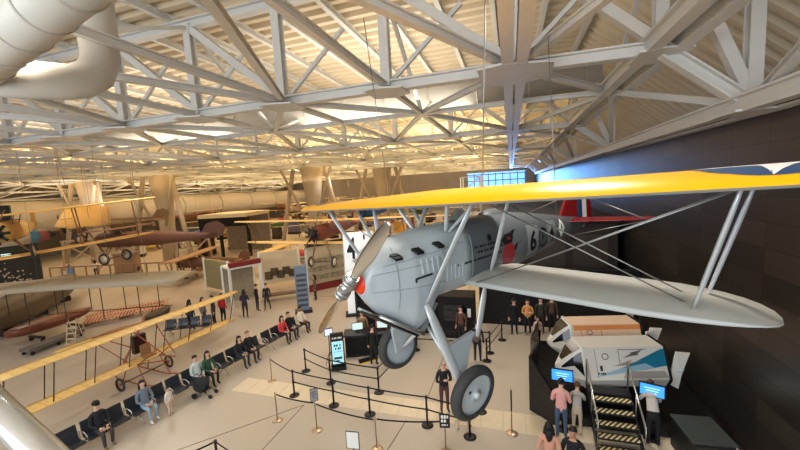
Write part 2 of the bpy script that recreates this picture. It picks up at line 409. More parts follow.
# propeller
prop = MB(); prop.lathe([(.03,.1), (.06,.09), (.065,-.05), (.05,-.1)], (0,0,0), V((1,0,0)), 16)
pr = thing('propeller', None, None); pr.parent = plane; pr.location = (-.06, 0, -.02)
prop.tube([(0, -.02, -.24), (0,-.02,.24)], .075, 12); prop.lathe([(.05,0),(.05,.14)], (-.14,0,0), V((1,0,0)), 12)
for s in (-1, 1):
    for z in (.12, .2): prop.lathe([(.085, -.02), (.098, -.018), (.098, .018), (.085, .02)], (0, -.02, s*z), V((0,0,1)), 14)
prop.build('propeller_hub', M_alu, pr)
def blade(sgn):
    mb = MB(); rings = []
    for r, c, t, tw in ((.2,.09,.08,70),(.3,.11,.065,58),(.45,.15,.045,48),(.65,.175,.034,38),(.85,.18,.026,31),(1.05,.165,.02,26),(1.2,.13,.014,23),(1.27,.08,.01,22),(1.295,.03,.006,22)):
        ring = []
        for k in range(14):
            a = 2*PI*k/14; u = math.cos(a)*c/2; w = math.sin(a)*t/2; q = R_(tw-14)
            ring.append(V((-u*math.sin(q)*1+w*math.cos(q), sgn*(u*math.cos(q)+w*math.sin(q)), r*sgn)))
        rings.append(ring)
    mb.ring(rings); return mb
for s in (1, -1): blade(s).build('propeller_blade', M_chrome, pr)
pr.rotation_euler = (R_(-50), 0, 0)

# wings
def airfoil(n=9):
    up = []; lo = []
    for i in range(n+1):
        t = (1-math.cos(PI*i/n))/2
        th = .6*(.2969*math.sqrt(t)-.126*t-.3516*t*t+.2843*t**3-.1015*t**4); cam_ = .05*4*t*(1-t)
        up.append((t, cam_+th)); lo.append((t, cam_*.8-th*.75))
    return up, lo
UPF, LOF = airfoil()
def wing_geo(sp, y):                      # LE x, chord, z at span station y
    a = abs(y); S = sp['semi']; t = a/S
    le = sp['le'] - sp['sweep']*a; te = sp['te'] + sp['tapte']*a
    tipr = sp['tip']
    if a > S-tipr:
        q = (a-(S-tipr))/tipr; k = math.sqrt(max(0, 1-q*q)); w_ = sp.get('mid', .55); mid = le*w_+te*(1-w_)
        le = mid+(le-mid)*k; te = mid+(te-mid)*k
    return le, max(.02, le-te), sp['z'] + sp['dih']*a
def wing_mesh(sp, ys, mi_top=0, mi_bot=1, nose=.02):
    mb = MB(); n = len(UPF); rows_u = []; rows_l = []
    for y in ys:
        le, c, z = wing_geo(sp, y); h = sp['thick']*min(1, c/1.2+.12)
        rows_u.append([V((le-t*c, y, z+q*c*h)) for t, q in UPF]); rows_l.append([V((le-t*c, y, z+q*c*h)) for t, q in LOF])
    nu = sp.get('nose', 1)
    top = [r[nu:] if nu >= 0 else list(reversed(l[1:1-nu]))+r for r, l in zip(rows_u, rows_l)]; bot = [list(reversed(r[:nu+1]))+l[1:] if nu >= 0 else l[-nu:] for r, l in zip(rows_u, rows_l)]
    mb.ring(top, False, False, mi=mi_top); mb.ring(bot, False, False, mi=mi_bot)
    for r_u, r_l in ((rows_u[0], rows_l[0]), (rows_u[-1], rows_l[-1])): mb.poly(r_u+list(reversed(r_l[1:-1])), mi_bot)
    return mb
def span_ys(y0, y1, n, tip): 
    return [y0+(y1-y0)*i/n for i in range(n+1)]
UW = dict(semi=4.9, le=-1.05, te=-2.85, sweep=.075, tapte=.06, tip=.85, z=.93, dih=.0, thick=1.05, nose=0)
def ys_tip(S, tip, y0):
    a = [y0+(S-tip-y0)*i/14 for i in range(15)]
    return a + [S-tip+tip*math.sin(PI/2*i/8) for i in range(1, 9)]
yu = ys_tip(4.9, .85, 0); yall = [-y for y in reversed(yu[1:])]+yu
uw = wing_mesh(UW, yall).build('upper_wing', [M_yel, M_wingunder], plane)
def top_z(sp, x, y):
    le, c, z = wing_geo(sp, y); h = sp['thick']*min(1, c/1.2+.12); t = min(1, max(0, (le-x)/c))
    for a, b in zip(UPF[:-1], UPF[1:]):
        if a[0] <= t <= b[0]: return z+(a[1]+(b[1]-a[1])*(t-a[0])/max(1e-6, b[0]-a[0]))*c*h
    return z
def decal_disc(sp, cx, cy, fn, mi, mb, n=48, m_=14, off=.004):
    rings = []
    for i in range(m_+1):
        ring = []
        for k in range(n):
            a = 2*PI*k/n; r0, r1 = fn(a); r = r0+(r1-r0)*i/m_
            x, y = cx+r*math.cos(a), cy+r*math.sin(a); le, c, _z = wing_geo(sp, y); x = min(x, le-.02)
            ring.append(V((x, y, top_z(sp, x, y)+off)))
        rings.append(ring)
    return mb.ring(rings, False, True, mi=mi)
def star_r(a, R, r):
    a = (a+PI/5) % (2*PI/5)-PI/5; a = abs(a)
    p, q = (R, 0), (r*math.cos(PI/5), r*math.sin(PI/5)); 
    d = (math.cos(a), math.sin(a)); den = d[0]*(q[1]-p[1])-d[1]*(q[0]-p[0])
    return (p[0]*(q[1]-p[1])-p[1]*(q[0]-p[0]))/den
for s in (1, -1):
    rm = MB(); cy = 3.62*s; cx = -1.94 if s > 0 else -2.05; RR = .53
    decal_disc(UW, cx, cy, lambda a: (0, RR), 0, rm, off=.004); decal_disc(UW, cx, cy, lambda a: (0, star_r(a, RR, RR*.4)), 1, rm, 80, off=.008)
    decal_disc(UW, cx, cy, lambda a: (0, RR*.18), 2, rm, off=.012)
    o = rm.build('star_roundel', [M_blue, M_white, M_dred], uw); o['label'] = 'blue roundel with white star'
LW = dict(semi=3.6, le=-1.83, te=-3.47, sweep=.04, tapte=0, tip=1.2, z=-.31, dih=-.012, thick=.85, nose=1, mid=.72)
yl = ys_tip(3.6, 1.2, .34)
for s in (1, -1):
    wing_mesh(LW, [y*s for y in yl]).build('lower_wing', [M_sil2, M_wingunder], plane)
# struts
def strut(a, b, name='strut', w=.11, t=.045, mt=None):
    a, b = V(a), V(b); mb = MB(); d = (b-a).normalized(); fx = V((1,0,0)); fx = (fx-d*fx.dot(d)).normalized(); s = d.cross(fx)
    rings = []
    for i in range(7):
        q = i/6; k = .55+.45*min(1, 4*min(q, 1-q)+.1); p = a.lerp(b, q)
        rings.append([p+fx*(w/2*k*math.cos(2*PI*j/12))+s*(t/2*k*math.sin(2*PI*j/12)) for j in range(12)])
    mb.ring(rings); return mb.build(name, mt or M_strut, plane)
wires = []
for s in (1, -1):
    strut((-1.66, 3.43*s, .92), (-2.2, 3.0*s, -.29), 'interplane_strut', .1)
    strut((-2.38, 3.43*s, .93), (-2.75, 3.0*s, -.3), 'interplane_strut', .1)
    strut((-1.3, 1.06*s, .9), (-1.0, .42*s, -.41), 'inboard_strut', .1)
    strut((-2.1, 1.05*s, .93), (-2.35, .46*s, -.27), 'inboard_strut', .1)
    strut((-1.4, .55*s, .92), (-1.55, .34*s, .5), 'cabane_strut', .07)
    strut((-2.1, .55*s, .95), (-1.6, .34*s, .5), 'cabane_strut', .07)
    for p, q in (((-1.7, 3.4*s, .9), (-1.9, .5*s, -.3)), ((-2.2, 3.38*s, .92), (-2.2, .5*s, -.3)), ((-2.0, .6*s, .95), (-2.3, 2.95*s, -.26)), ((-2.4, .6*s, .95), (-2.6, 2.95*s, -.28)),
                 ((-6.0, 1.5*s, .21), (-5.7, .1*s, -.1)), ((-6.0, 1.5*s, .24), (-6.3, 0, .85))):
        MB().tube([p, q], .009, 6).build('flying_wire', M_wire, plane)
# windscreen and cockpit
ws = MB(); ws.ring([[V((-2.05, .22*math.cos(a), .55+.05*math.sin(a))) for a in [PI*i/8 for i in range(9)]], [V((-2.25, .2*math.cos(a), .6+.22*math.sin(a))) for a in [PI*i/8 for i in range(9)]]], False, False)
ws.build('windscreen', M_glass, plane)
ck = MB(); ck.ell((-2.6, 0, .56), (.32, .27, .06)); ck.build('cockpit_opening', mat('cockpit_dark', (34,30,28), .8), plane)
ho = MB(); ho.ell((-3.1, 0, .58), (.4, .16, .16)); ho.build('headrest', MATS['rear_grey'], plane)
# landing gear
WX, WY, WZN, WZF, WR = -1.38, .8, -1.655, -1.45, .395
for s in (1, -1):
    WZ = WZN if s > 0 else WZF
    strut((-1.0, .42*s, -.4), (-1.3, (WY-.12)*s, WZ+.08), 'gear_strut', .16, .07)
    strut((-1.93, .68*s, -.33), (-1.69, .68*s, -1.0), 'gear_strut', .12, .05)
    strut((-1.33, 0, -.85), (WX, (WY-.12)*s, WZ), 'half_axle', .07, .06)
    WZ = WZN if s > 0 else WZF
    g = MB(); y_at = lambda z: (.42+(WY-.12-.42)*((-.4-z)/(-.4-WZ)))*s
    g.prism([(-1.1, y_at(-1.02)+.03*s, -1.03), (-1.75, y_at(-.97)+.03*s, -.97), (-1.6, y_at(-1.2)+.03*s, -1.15), (-1.38, y_at(-1.5)+.03*s, -1.5), (-1.24, y_at(-1.5)+.03*s, -1.5)], (0, -.06*s, 0))
    g.build('gear_fairing', M_sil, plane)
    wh = thing('wheel', None, None); wh.parent = plane; wh.location = (WX, WY*s, WZ)
    wh.rotation_euler = (R_(-10 if s > 0 else -3), 0, R_(-3))
    ty = MB(); ty.lathe([(WR-.075+.075*math.sin(a) , .08*math.cos(a)) for a in [PI*(-.15+1.3*i/10) for i in range(11)]], (0,0,0), V((0,s,0)), 40, caps=False); ty.build('tire', M_rub, wh)
    hb = MB(); hb.lathe([(WR-.07, -.03), (WR-.075, .045), (WR-.1, .03), (.12, .055), (.05, .06), (.05, .1), (.02, .11)], (0,0,0), V((0,s,0)), 32); hb.build('wheel_disc', mat('wheel_disc', (186,196,200), .4, .2), wh)
    vv = MB(); vv.lathe([(.025,0),(.025,.004)], (.12, .052*s, .08), V((0,s,0)), 10); vv.build('valve_hole', M_dk, wh)
# tail
tl = dict(semi=1.68, le=-5.55, te=-6.75, sweep=.28, tapte=.0, tip=.6, z=.23, dih=0, thick=.3, nose=1)
for s in (1, -1): wing_mesh(tl, [y*s for y in ys_tip(1.68, .6, .05)]).build('tailplane', M_dred, plane)
MB().prism([(-5.5, -.025, .3), (-5.95, -.025, .95), (-6.3, -.025, 1.12), (-6.35, -.025, .22)], (0, .05, 0)).build('fin', M_dred, plane)
for i, (x0, x1, mt_) in enumerate(((-6.35, -6.58, M_blue), (-6.58, -6.8, M_white), (-6.8, -7.06, M_dred))):
    z1 = [1.16, 1.1, .9][i]; z2 = [1.1, .9, .55][i]
    MB().prism([(x0, -.025, -.02+i*.03), (x0, -.025, z1), (x1, -.025, z2), (x1, -.025, .02+i*.06)], (0, .05, 0)).build('rudder_stripe', mt_, plane)
sk = MB(); sk.tube([(-5.9, 0, -.06), (-6.2, 0, -.3)], .025, 8); sk.build('tail_skid', M_dk, plane)
# markings on the fuselage sides
def on_side(mb, s, size, x, z, mi=0, bold=.0, side=1, sx=1, rot=0, off=.006):
    vs, fs = text_mesh(s, size, bold); out = []
    for p in vs:
        u, w_ = p.x*sx, p.y; u, w_ = u*math.cos(rot)-w_*math.sin(rot), u*math.sin(rot)+w_*math.cos(rot)
        xx, zz = x-side*u, z+w_; out.append(V((xx, side*(fs_side(xx, zz)+off), zz)))
    return mb.add(out, fs, mi)
def side_shape(mb, pts, mi=0, side=1, off=.006):
    return mb.add([V((x, side*(fs_side(x, z)+off), z)) for x, z in pts], [list(range(len(pts)))], mi)
def blob(mb, pts, mi=0, side=1, off=.006, n=40, m_=6):   # a polygon laid on the curved fuselage side
    cx = sum(p[0] for p in pts)/len(pts); cz = sum(p[1] for p in pts)/len(pts); edge = []
    L = len(pts)
    for i in range(L):
        for k in range(8): edge.append((pts[i][0]+(pts[(i+1) % L][0]-pts[i][0])*k/8, pts[i][1]+(pts[(i+1) % L][1]-pts[i][1])*k/8))
    rings = []
    for q in range(m_+1):
        t = max(.001, q/m_); rings.append([V((cx+(x-cx)*t, side*(fs_side(cx+(x-cx)*t, cz+(z-cz)*t)+off), cz+(z-cz)*t)) for x, z in edge])
    return mb.ring(rings, False, True, mi=mi)
def side_ring(mb, cx, cz, r0, r1, mi=0, side=1, ex=1, n=28, off=.006):
    P = []
    for r in (r0, r1): P += [V((cx+r*math.cos(2*PI*k/n)*ex, side*(fs_side(cx+r*math.cos(2*PI*k/n)*ex, cz+r*math.sin(2*PI*k/n))+off), cz+r*math.sin(2*PI*k/n))) for k in range(n)]
    return mb.add(P, [(k, (k+1) % n, n+(k+1) % n, n+k) for k in range(n)], mi)
for s in (1, -1):
    mk = MB()
    for xx, wd in ((-3.8, .22), (-4.62, .2)):
        n = 6; blob(mk, [(xx+wd, -.2), (xx-wd, -.17), (xx-wd, .34), (xx+wd, .38)], 1, s, .004)
    a, b = ('6', '4') if s > 0 else ('4', '6')
    on_side(mk, a, .52, -3.8, .05, 0, .014, s, off=.009); on_side(mk, b, .46, -4.6, .09, 0, .012, s, off=.009)
    side_ring(mk, -4.22, .08, .155, .19, 0, s); on_side(mk, 'F', .24, -4.22, .08, 0, .006, s)
    mk.build('squadron_number', [M_dk, mat('patch_grey', (120,126,129), .5)], fus)
    tx = MB(); rl_ = random.Random(4)
    for x0, x1, z0, slope in ((-2.0, -2.78, .2, .02), (-2.08, -2.7, .12, .03), (-1.62, -2.68, .0, .035)):
        x = x0
        while x > x1:
            ln = .055*rl_.choice((.6, .8, 1, 1.3)); zz = z0+(x0-x)*slope
            tx.add([V((xx, s*(fs_side(xx, z_)+.006), z_)) for xx, z_ in ((x, zz), (x-ln, zz), (x-ln, zz+.034), (x, zz+.034))], [(0,1,2,3)]); x -= ln+rl_.choice((.012, .012, .014, .04))
    blob(tx, [(-2.35,.27),(-2.45,.27),(-2.45,.37),(-2.35,.37)], 0, s); tx.build('stencil_text', M_dk, fus)
    dv = MB(); X0 = -2.92
    B = lambda pts, mi=0, off=.007: blob(dv, [(X0+a, b-.03) for a, b in pts], mi, s, off)
    B([(.13,-.2),(-.12,-.2),(-.2,-.04),(-.17,.14),(-.04,.2),(.12,.15),(.18,0)]); B([(.1,-.2),(.05,-.32),(.16,-.32),(.16,-.2)]); B([(-.05,-.2),(-.02,-.33),(-.13,-.33),(-.13,-.18)])
    B([(.12,.17),(-.1,.19),(-.17,.27),(-.08,.36),(.1,.34),(.18,.26)], 1, .01); B([(-.14,.3),(-.26,.4),(-.1,.37)], 1, .01); B([(.16,.28),(.27,.33),(.2,.2)], 1, .01)
    B([(-.2,.02),(-.3,.12),(-.28,.17),(-.18,.1)], 1, .01); B([(.02,.24),(-.06,.24),(-.06,.29),(.02,.29)], 0, .013)
    dv.build('squadron_badge', [mat('badge_red', (120,28,36), .5), M_dk], fus)
    dm = MB(); blob(dm, [(-5.1,-.05),(-5.27,.15),(-5.1,.36),(-4.93,.15)], 0, s, .009); blob(dm, [(-5.06,.16),(-5.1,.29),(-5.13,.2),(-5.09,.1)], 1, s, .014); blob(dm, [(-5.14,.1),(-5.2,.17),(-5.17,.2)], 1, s, .014)
    dm.build('diamond_badge', [M_white, M_blue], fus)
# suspension cables
for p in ((-1.6, 1.0, 1.0), (-1.6, -1.0, 1.0), (-5.4, 0, .4)):
    MB().tube([p, (p[0], p[1]*1.3, 4.2)], .008, 6).build('hanging_cable', M_wire, plane)
# ------------------------------------------------------------------ people
def skin_body(J, bones, sub=1):
    """one continuous figure grown over a jointed skeleton; J: name -> (xyz, radius, region)"""
    names = list(J); me = bpy.data.meshes.new('figure')
    for _i in range(5): me.materials.append(M_white); idx = {n: i for i, n in enumerate(names)}
    me.from_pydata([J[n][0] for n in names], [(idx[a], idx[b]) for a, b in bones], [])
    ob = bpy.data.objects.new('figure', me); COL.objects.link(ob)
    ob.modifiers.new('s', 'SKIN'); sl = me.skin_vertices[0].data
    for n in names:
        r = J[n][1]; sl[idx[n]].radius = r if isinstance(r, tuple) else (r, r); sl[idx[n]].use_root = n == 'pelvis'
    sm = ob.modifiers.new('u', 'SUBSURF'); sm.levels = sm.render_levels = sub
    dg = bpy.context.evaluated_depsgraph_get(); out = bpy.data.meshes.new_from_object(ob.evaluated_get(dg))
    bpy.data.objects.remove(ob)
    segs = [(V(J[a][0]), V(J[b][0]), J[b][2]) for a, b in bones]
    for p in out.polygons:
        c = p.center; best = None
        for a, b, reg in segs:
            d = b-a; t = max(0, min(1, (c-a).dot(d)/max(1e-9, d.length_squared))); q = (c-(a+d*t)).length
            if best is None or q < best[0]: best = (q, reg)
        p.material_index = best[1]; p.use_smooth = True
    return out
def figure(pose):
    L = {}
    lean = {'lean': .34, 'sit': -.07, 'sit2': .04}.get(pose, 0); sit = pose.startswith('sit')
    hz = .52 if sit else .93
    up = lambda h: (0, lean*h/.6, hz+h*(1 if pose != 'lean' else .86))
    J = {'pelvis': ((0,0,hz), (.155,.115), 2), 'belly': (up(.2), (.145,.105), 1), 'chest': (up(.42), (.165,.115), 1), 'collar': (up(.54), (.1,.075), 1), 'neck': (up(.61), .055, 0)}
    nx, ny, nz = up(.61)
    hf = .04 if pose in ('phone', 'lean') else .015
    J['jaw'] = ((0, ny+hf+.01, nz+.07), (.07,.078), 0); J['head'] = ((0, ny+hf+.015, nz+.15), (.082,.1), 0); J['scalp'] = ((0, ny+hf, nz+.215), (.055,.065), 0)
    bones = [('pelvis','belly'), ('belly','chest'), ('chest','collar'), ('collar','neck'), ('neck','jaw'), ('jaw','head'), ('head','scalp')]
    for s, n in ((1, 'l'), (-1, 'r')):
        if sit:
            hip, kn, an, to = (.1*s, .05, hz-.02), (.12*s, .44, .5), (.12*s, .42+.05*s, .09), (.13*s, .57+.05*s, .04)
        else:
            w = {'walk': .16*s, 'stand': .02*s}.get(pose, 0)
            hip, kn, an, to = (.095*s, 0, .86), (.105*s, w*.6+.02, .48), (.11*s, w-.02, .085), (.13*s, w+.13, .035)
        J['hip'+n] = (hip, .092, 2); J['knee'+n] = (kn, .062, 2); J['ankle'+n] = (an, .045, 2); J['toe'+n] = (to, (.04,.03), 3)
        bones += [('pelvis','hip'+n), ('hip'+n,'knee'+n), ('knee'+n,'ankle'+n), ('ankle'+n,'toe'+n)]
        cx, cy, cz = up(.47); sh = (.185*s, cy, cz)
        if pose == 'phone' or pose == 'cross': el, wr = (.25*s, cy+.04, cz-.29), (.06*s if pose == 'phone' else -.05*s, cy+.26, cz-.2+(.05 if pose == 'phone' else .03*s))
        elif pose == 'lean': el, wr = (.24*s, cy+.16, cz-.24), (.16*s, cy+.36, cz-.3)
        elif sit: el, wr = (.25*s, cy+.07, cz-.27), (.1*s, cy+.3, cz-.36)
        else: el, wr = (.245*s, cy-.03, cz-.29), (.25*s, cy+.05, cz-.54)
        d = (V(wr)-V(el)).normalized(); ha = V(wr)+d*.075
        J['shoulder'+n] = (sh, .068, 1); J['elbow'+n] = (el, .05, 1); J['wrist'+n] = (wr, .034, 1); J['hand'+n] = (tuple(ha), (.042,.022), 0)
        bones += [('collar','shoulder'+n), ('shoulder'+n,'elbow'+n), ('elbow'+n,'wrist'+n), ('wrist'+n,'hand'+n)]
        L[n] = (ha, d, s)
    me = skin_body(J, bones)
    # hands' fingers, nose, ears and eyes belong to the same body mesh
    mb = MB()
    for n, (ha, d, s) in L.items():
        side = d.cross(V((0, 1, 0))) if abs(d.y) < .8 else d.cross(V((0,0,1))); side = side.normalized(); dn = V((0, .5, -1)).normalized()
        for i, ln in enumerate((.065, .078, .072, .055)):
            o = ha+side*((i-1.5)*.019)+d*.01; mb.tube([o, o+d*ln*.6, o+d*ln+dn*.018], [.0095, .0085, .006], 5)
        o = ha-side*.03-d*.03; mb.tube([o, o-side*.025+d*.03, o-side*.03+d*.06], [.011, .01, .007], 5)
    hx, hy, hz_ = J['head'][0]
    mb.ell((0, hy+.1, hz_-.025), (.015, .026, .022), n=5); mb.ell((0, hy+.093, hz_-.075), (.028, .012, .009), n=5, mi=4)
    for s in (1, -1): mb.ell((s*.083, hy-.005, hz_-.02), (.014, .022, .034), n=5); mb.ell((s*.034, hy+.092, hz_+.008), (.015, .01, .009), n=5, mi=3)
    o = mb.build('x', [M_white]*5); bm = bmesh.new(); bm.from_mesh(me); bm.from_mesh(o.data); bm.to_mesh(me); bm.free(); bpy.data.objects.remove(o)
    return me, (hx, hy, hz_)
FIG = {}
def hair_mesh(kind, c):
    mb = MB(); c = V(c); rings = []
    low = {'short': -.2, 'long': -.45, 'cap': .02, 'bun': -.25, 'bald': -.55}[kind]
    n = 18
    for i in range(9):
        t = i/8; ring = []
        for k in range(n):
            a = 2*PI*k/n; front = math.sin(a)
            zmin = low if front < .25 else .35
            if kind == 'bald': zmin = -.1 if front < -.1 else .1
            zt = .95 if kind != 'bald' else .25
            zz = zt+(zmin-zt)*t; r = math.sqrt(max(.02, 1-min(1, abs(zz))**2))
            ring.append(c+V((.096*r*math.cos(a), .112*r*math.sin(a)-.012, .118*zz+.015)))
        rings.append(ring)
    mb.ring(rings)
    if kind == 'long':
        mb.tube([c+V((0,-.09,-.02)), c+V((0,-.12,-.16)), c+V((0,-.1,-.33))], [.085, .085, .04], 10, flat=.55, up=V((0,1,0)))
        for s in (1, -1): mb.tube([c+V((s*.085,-.02,0)), c+V((s*.1,-.02,-.15)), c+V((s*.09,0,-.26))], [.03,.035,.015], 8)
    if kind == 'bun': mb.ell(c+V((0,-.11,.1)), (.055,.055,.055), n=8)
    if kind == 'cap':
        mb.lathe([(.1,0), (.104,.05), (.08,.1), (.02,.12)], c+V((0,-.01,.03)), V((0,0,1)), 16); mb.ell(c+V((0,.1,.04)), (.075,.08,.012), n=6)
    return mb
SKIN = [(222,178,150), (196,142,110), (150,100,72), (232,196,172)]
def cl(rgb, rough=.8): return mat('cloth_%d_%d_%d' % rgb, rgb, rough, 0, .12, 12)
def person(x, y, rz, label, pose='stand', top=(40,40,44), legs=(40,44,60), hair=(40,28,20), hk='short', skin=0, scale=1, group=None, z=0, shoes=(40,36,34)):
    if pose not in FIG: FIG[pose] = figure(pose)
    me0, hc = FIG[pose]; me = me0.copy()
    for _i, t in enumerate((mat('skin_%d' % skin, SKIN[skin], .55), cl(top), cl(legs), cl(shoes, .5), mat('lip', (170,96,90), .5))): me.materials[_i] = t
    o = bpy.data.objects.new('person', me); COL.objects.link(o); o.location = (x, y, z); o.rotation_euler = (0, 0, rz); o.scale = (scale,)*3
    tag(o, label, 'person', group)
    h = hair_mesh(hk, hc).build('hat' if hk == 'cap' else 'hair', cl(hair, .7), o)
    return o
def face(x, y, tx, ty): return math.atan2(-(tx-x), ty-y)      # heading that looks from x,y towards tx,ty

# ------------------------------------------------------------------ airport style seating along the left aisle
M_vinyl = mat('black_vinyl', (46,50,56), .35)
M_blk = mat('black_metal', (24,24,26), .45)
B0, B1 = V((-12.62, 6.0, 0)), V((-10.98, 16.5, 0)); BD = (B1-B0).normalized(); BR = math.atan2(BD.y, BD.x)
def make_bench(label, n=4, pitch=.6):
    t = thing('seating_bench', label, 'bench', (0,0,0), 0, 'black waiting benches')
    b = MB(); L = n*pitch; b.box((L/2, -.02, .36), (L, .07, .06)); b.build('support_beam', M_blk, t)
    for i in range(n):
        x0 = i*pitch+.05
        MB().ring([[V((x0, y, z)), V((x0+pitch-.1, y, z)), V((x0+pitch-.1, y, z+.05)), V((x0, y, z+.05))] for y, z in ((-.24,.40),(-.05,.385),(.2,.42),(.26,.42))], sm=False).build('seat', M_vinyl, t)
        MB().ring([[V((x0, y, z)), V((x0+pitch-.1, y, z)), V((x0+pitch-.1, y+.045, z)), V((x0, y+.045, z))] for y, z in ((-.25,.44),(-.31,.62),(-.36,.86))], sm=False).build('backrest', M_vinyl, t)
    for i in range(n+1):
        x = i*pitch; a = MB(); a.tube([(x, -.28, .42), (x, -.3, .62), (x, .02, .66), (x, .2, .6), (x, .22, .44), (x, .0, .38)], .018, 6); a.build('armrest', M_alu, t)
    for x in (.5*pitch, L-.5*pitch):
        a = MB(); a.tube([(x, .26, .015), (x, -.02, .34), (x, -.3, .015)], .022, 6); a.build('leg', M_alu, t)
    return t
bpos = [0, 2.55, 5.1, 7.65]
blab = ['black four-seat bench nearest the handrail, where the man in the dark beret sits', 'black four-seat bench second from the near end of the row, with the woman in jeans',
        'black four-seat bench third along the row, mostly empty, with a couple in dark clothes', 'black four-seat bench at the far end of the row, with the woman in red']
for i, d in enumerate(bpos):
    p = B0+BD*d
    if i == 0: bench0 = make_bench(blab[0]); bench0.location = p; bench0.rotation_euler = (0, 0, BR+PI)
    else: dup(bench0, p, BR+PI, blab[i])
for o in scene.objects:
    if o.name.startswith('seating_bench'): o.location = V(o.location)+BD*2.4      # local x runs back along the row
def seat_pt(d): return B0+BD*d
SF = BR+PI                                     # sitters look out from the row (local +y)
def sitter(d, label, pose='sit', fwd=-.0, **k):
    p = seat_pt(d); n = V((BD.y, -BD.x, 0)); p = p+n*fwd
    return person(p.x, p.y, SF, label, pose, **k)
def px_d(px, py, z=.85):                       # place along the row seen at this pixel
    return (at(px, py, z)-B0).dot(BD)
sitter(px_d(98, 418), 'seated person in a black jacket and dark beret at the near end of the benches', top=(28,28,32), legs=(58,54,50), hair=(24,20,20), hk='cap', shoes=(120,90,60))
sitter(px_d(146, 396), 'seated woman in a grey-blue jacket and light blue jeans beside a standing child', top=(110,122,134), legs=(142,166,188), hair=(36,26,22), hk='long', shoes=(220,220,220))
q = at(171, 415, 0); person(q.x, q.y, SF+.3, 'small child in a white top standing against the bench next to the woman in jeans', 'stand', top=(226,216,204), legs=(216,190,166), hair=(50,34,24), scale=.58, shoes=(160,130,110))
sitter(px_d(194, 368), 'seated person in a pale grey top with short hair, beside the stroller', 'sit', top=(190,200,196), legs=(40,44,50), hair=(30,24,20))
sitter(px_d(205, 363), 'seated person in a dark green top with long hair, beside the stroller', 'sit2', top=(48,84,66), legs=(34,36,40), hair=(40,30,24), hk='long')
sitter(px_d(236, 347), 'seated person with long hair in a black coat, nearer of the dark couple', 'sit2', top=(36,36,42), legs=(52,54,60), hair=(30,22,18), hk='long')
sitter(px_d(246, 342), 'seated person in a dark hooded coat, farther of the dark couple', 'sit', top=(30,30,34), legs=(38,38,44), hair=(150,90,70))
sitter(px_d(281, 326), 'seated woman in a red top among the sitters at the far end of the benches', 'sit2', top=(214,70,70), legs=(40,38,42), hair=(34,26,24), hk='long')
sitter(px_d(289, 322), 'seated person in a black coat between the red top and the white shirt', 'sit', top=(24,24,28), legs=(34,34,38), hair=(28,22,20))
sitter(px_d(300, 316), 'seated man in a white shirt and black trousers at the last bench seat', 'sit', top=(228,214,190), legs=(28,28,32), hair=(26,22,20), skin=2)
# stroller beside the green top
sp = at(205, 396, 0)
sr = thing('stroller', 'black folding stroller parked in front of the benches beside the green-topped person', 'stroller', (sp.x, sp.y, 0), SF+.4); sr.scale = (.8,.8,.8)
s_ = MB(); s_.ring([[V((x*w, y, z)) for x in (-1, -.5, .5, 1)] for y, z, w in ((.3,.45,.2),(.1,.3,.2),(-.15,.35,.2),(-.3,.75,.2))], False, False); s_.build('seat_sling', cl((30,32,36)), sr)
s_ = MB(); s_.lathe([(.3, -.2), (.32, 0), (.3, .2)], (0, -.12, .6), V((1,0,0)), 14); s_.build('hood', cl((36,44,44)), sr)
for sx in (-.24, .24):
    MB().tube([(sx, .42, .1), (sx, -.1, .5), (sx, -.45, 1.0)], .014, 6).build('frame_tube', M_blk, sr)
    for yy, rr in ((.42, .1), (-.35, .14)): MB().lathe([(rr-.03,-.02), (rr,-.015), (rr,.015), (rr-.03,.02)], (sx, yy, rr), V((1,0,0)), 16).build('wheel', M_blk, sr)
MB().tube([(-.24, -.45, 1.0), (.24, -.45, 1.0)], .018, 6).build('handle', M_blk, sr)

# ------------------------------------------------------------------ queue barriers
M_brass = mat('brushed_bronze', (198,174,148), .3, .7)
M_belt = mat('black_belt', (20,20,22), .7)
def black_post(x, y, label, h=.99):
    t = thing('barrier_post', label, 'barrier post', (x, y, 0), 0, 'black queue posts')
    MB().lathe([(.19,0), (.19,.012), (.12,.035), (.04,.05)], n=20).build('base', M_blk, t)
    MB().lathe([(.033,.04), (.033,h-.08), (.045,h-.075), (.045,h), (.03,h+.01)], n=14).build('pole', M_blk, t)
    MB().lathe([(.042,.5), (.046,.51), (.046,.57), (.042,.58)], n=14).build('belt_cassette', M_blk, t)
    return V((x, y, 0))
def brass_post(x, y, label, h=.97):
    t = thing('brass_post', label, 'barrier post', (x, y, 0), 0, 'slim bronze rope posts')
    MB().lathe([(.17,0), (.17,.012), (.14,.03), (.03,.045)], n=20).build('base', M_brass, t)
    if 'upper half' in label:
        h = 1.38; MB().lathe([(.021,.72), (.023,.74), (.023,h-.01), (.021,h)], n=12).build('black_sleeve', M_blk, t)
    MB().lathe([(.019,.04), (.019,h), (.028,h), (.028,h+.03), (.01,h+.045)], n=12).build('pole', M_brass, t)
    return V((x, y, 0))
def belt(a, b, zs, label, sag=.02, w=.05):
    t = thing('barrier_belt', label, 'belt', (0,0,0), 0, 'black barrier belts')
    d = (b-a).normalized()
    for za in zs:
        mb = MB(); P = [a.lerp(b, i/8)+V((0,0,za-sag*4*(i/8)*(1-i/8))) for i in range(9)]; P[0] += d*.05; P[-1] -= d*.05
        for p, q_ in zip(P[:-1], P[1:]): mb.bar(p, q_, .006, w)
        mb.build('strap', M_belt, t)
PB = {}
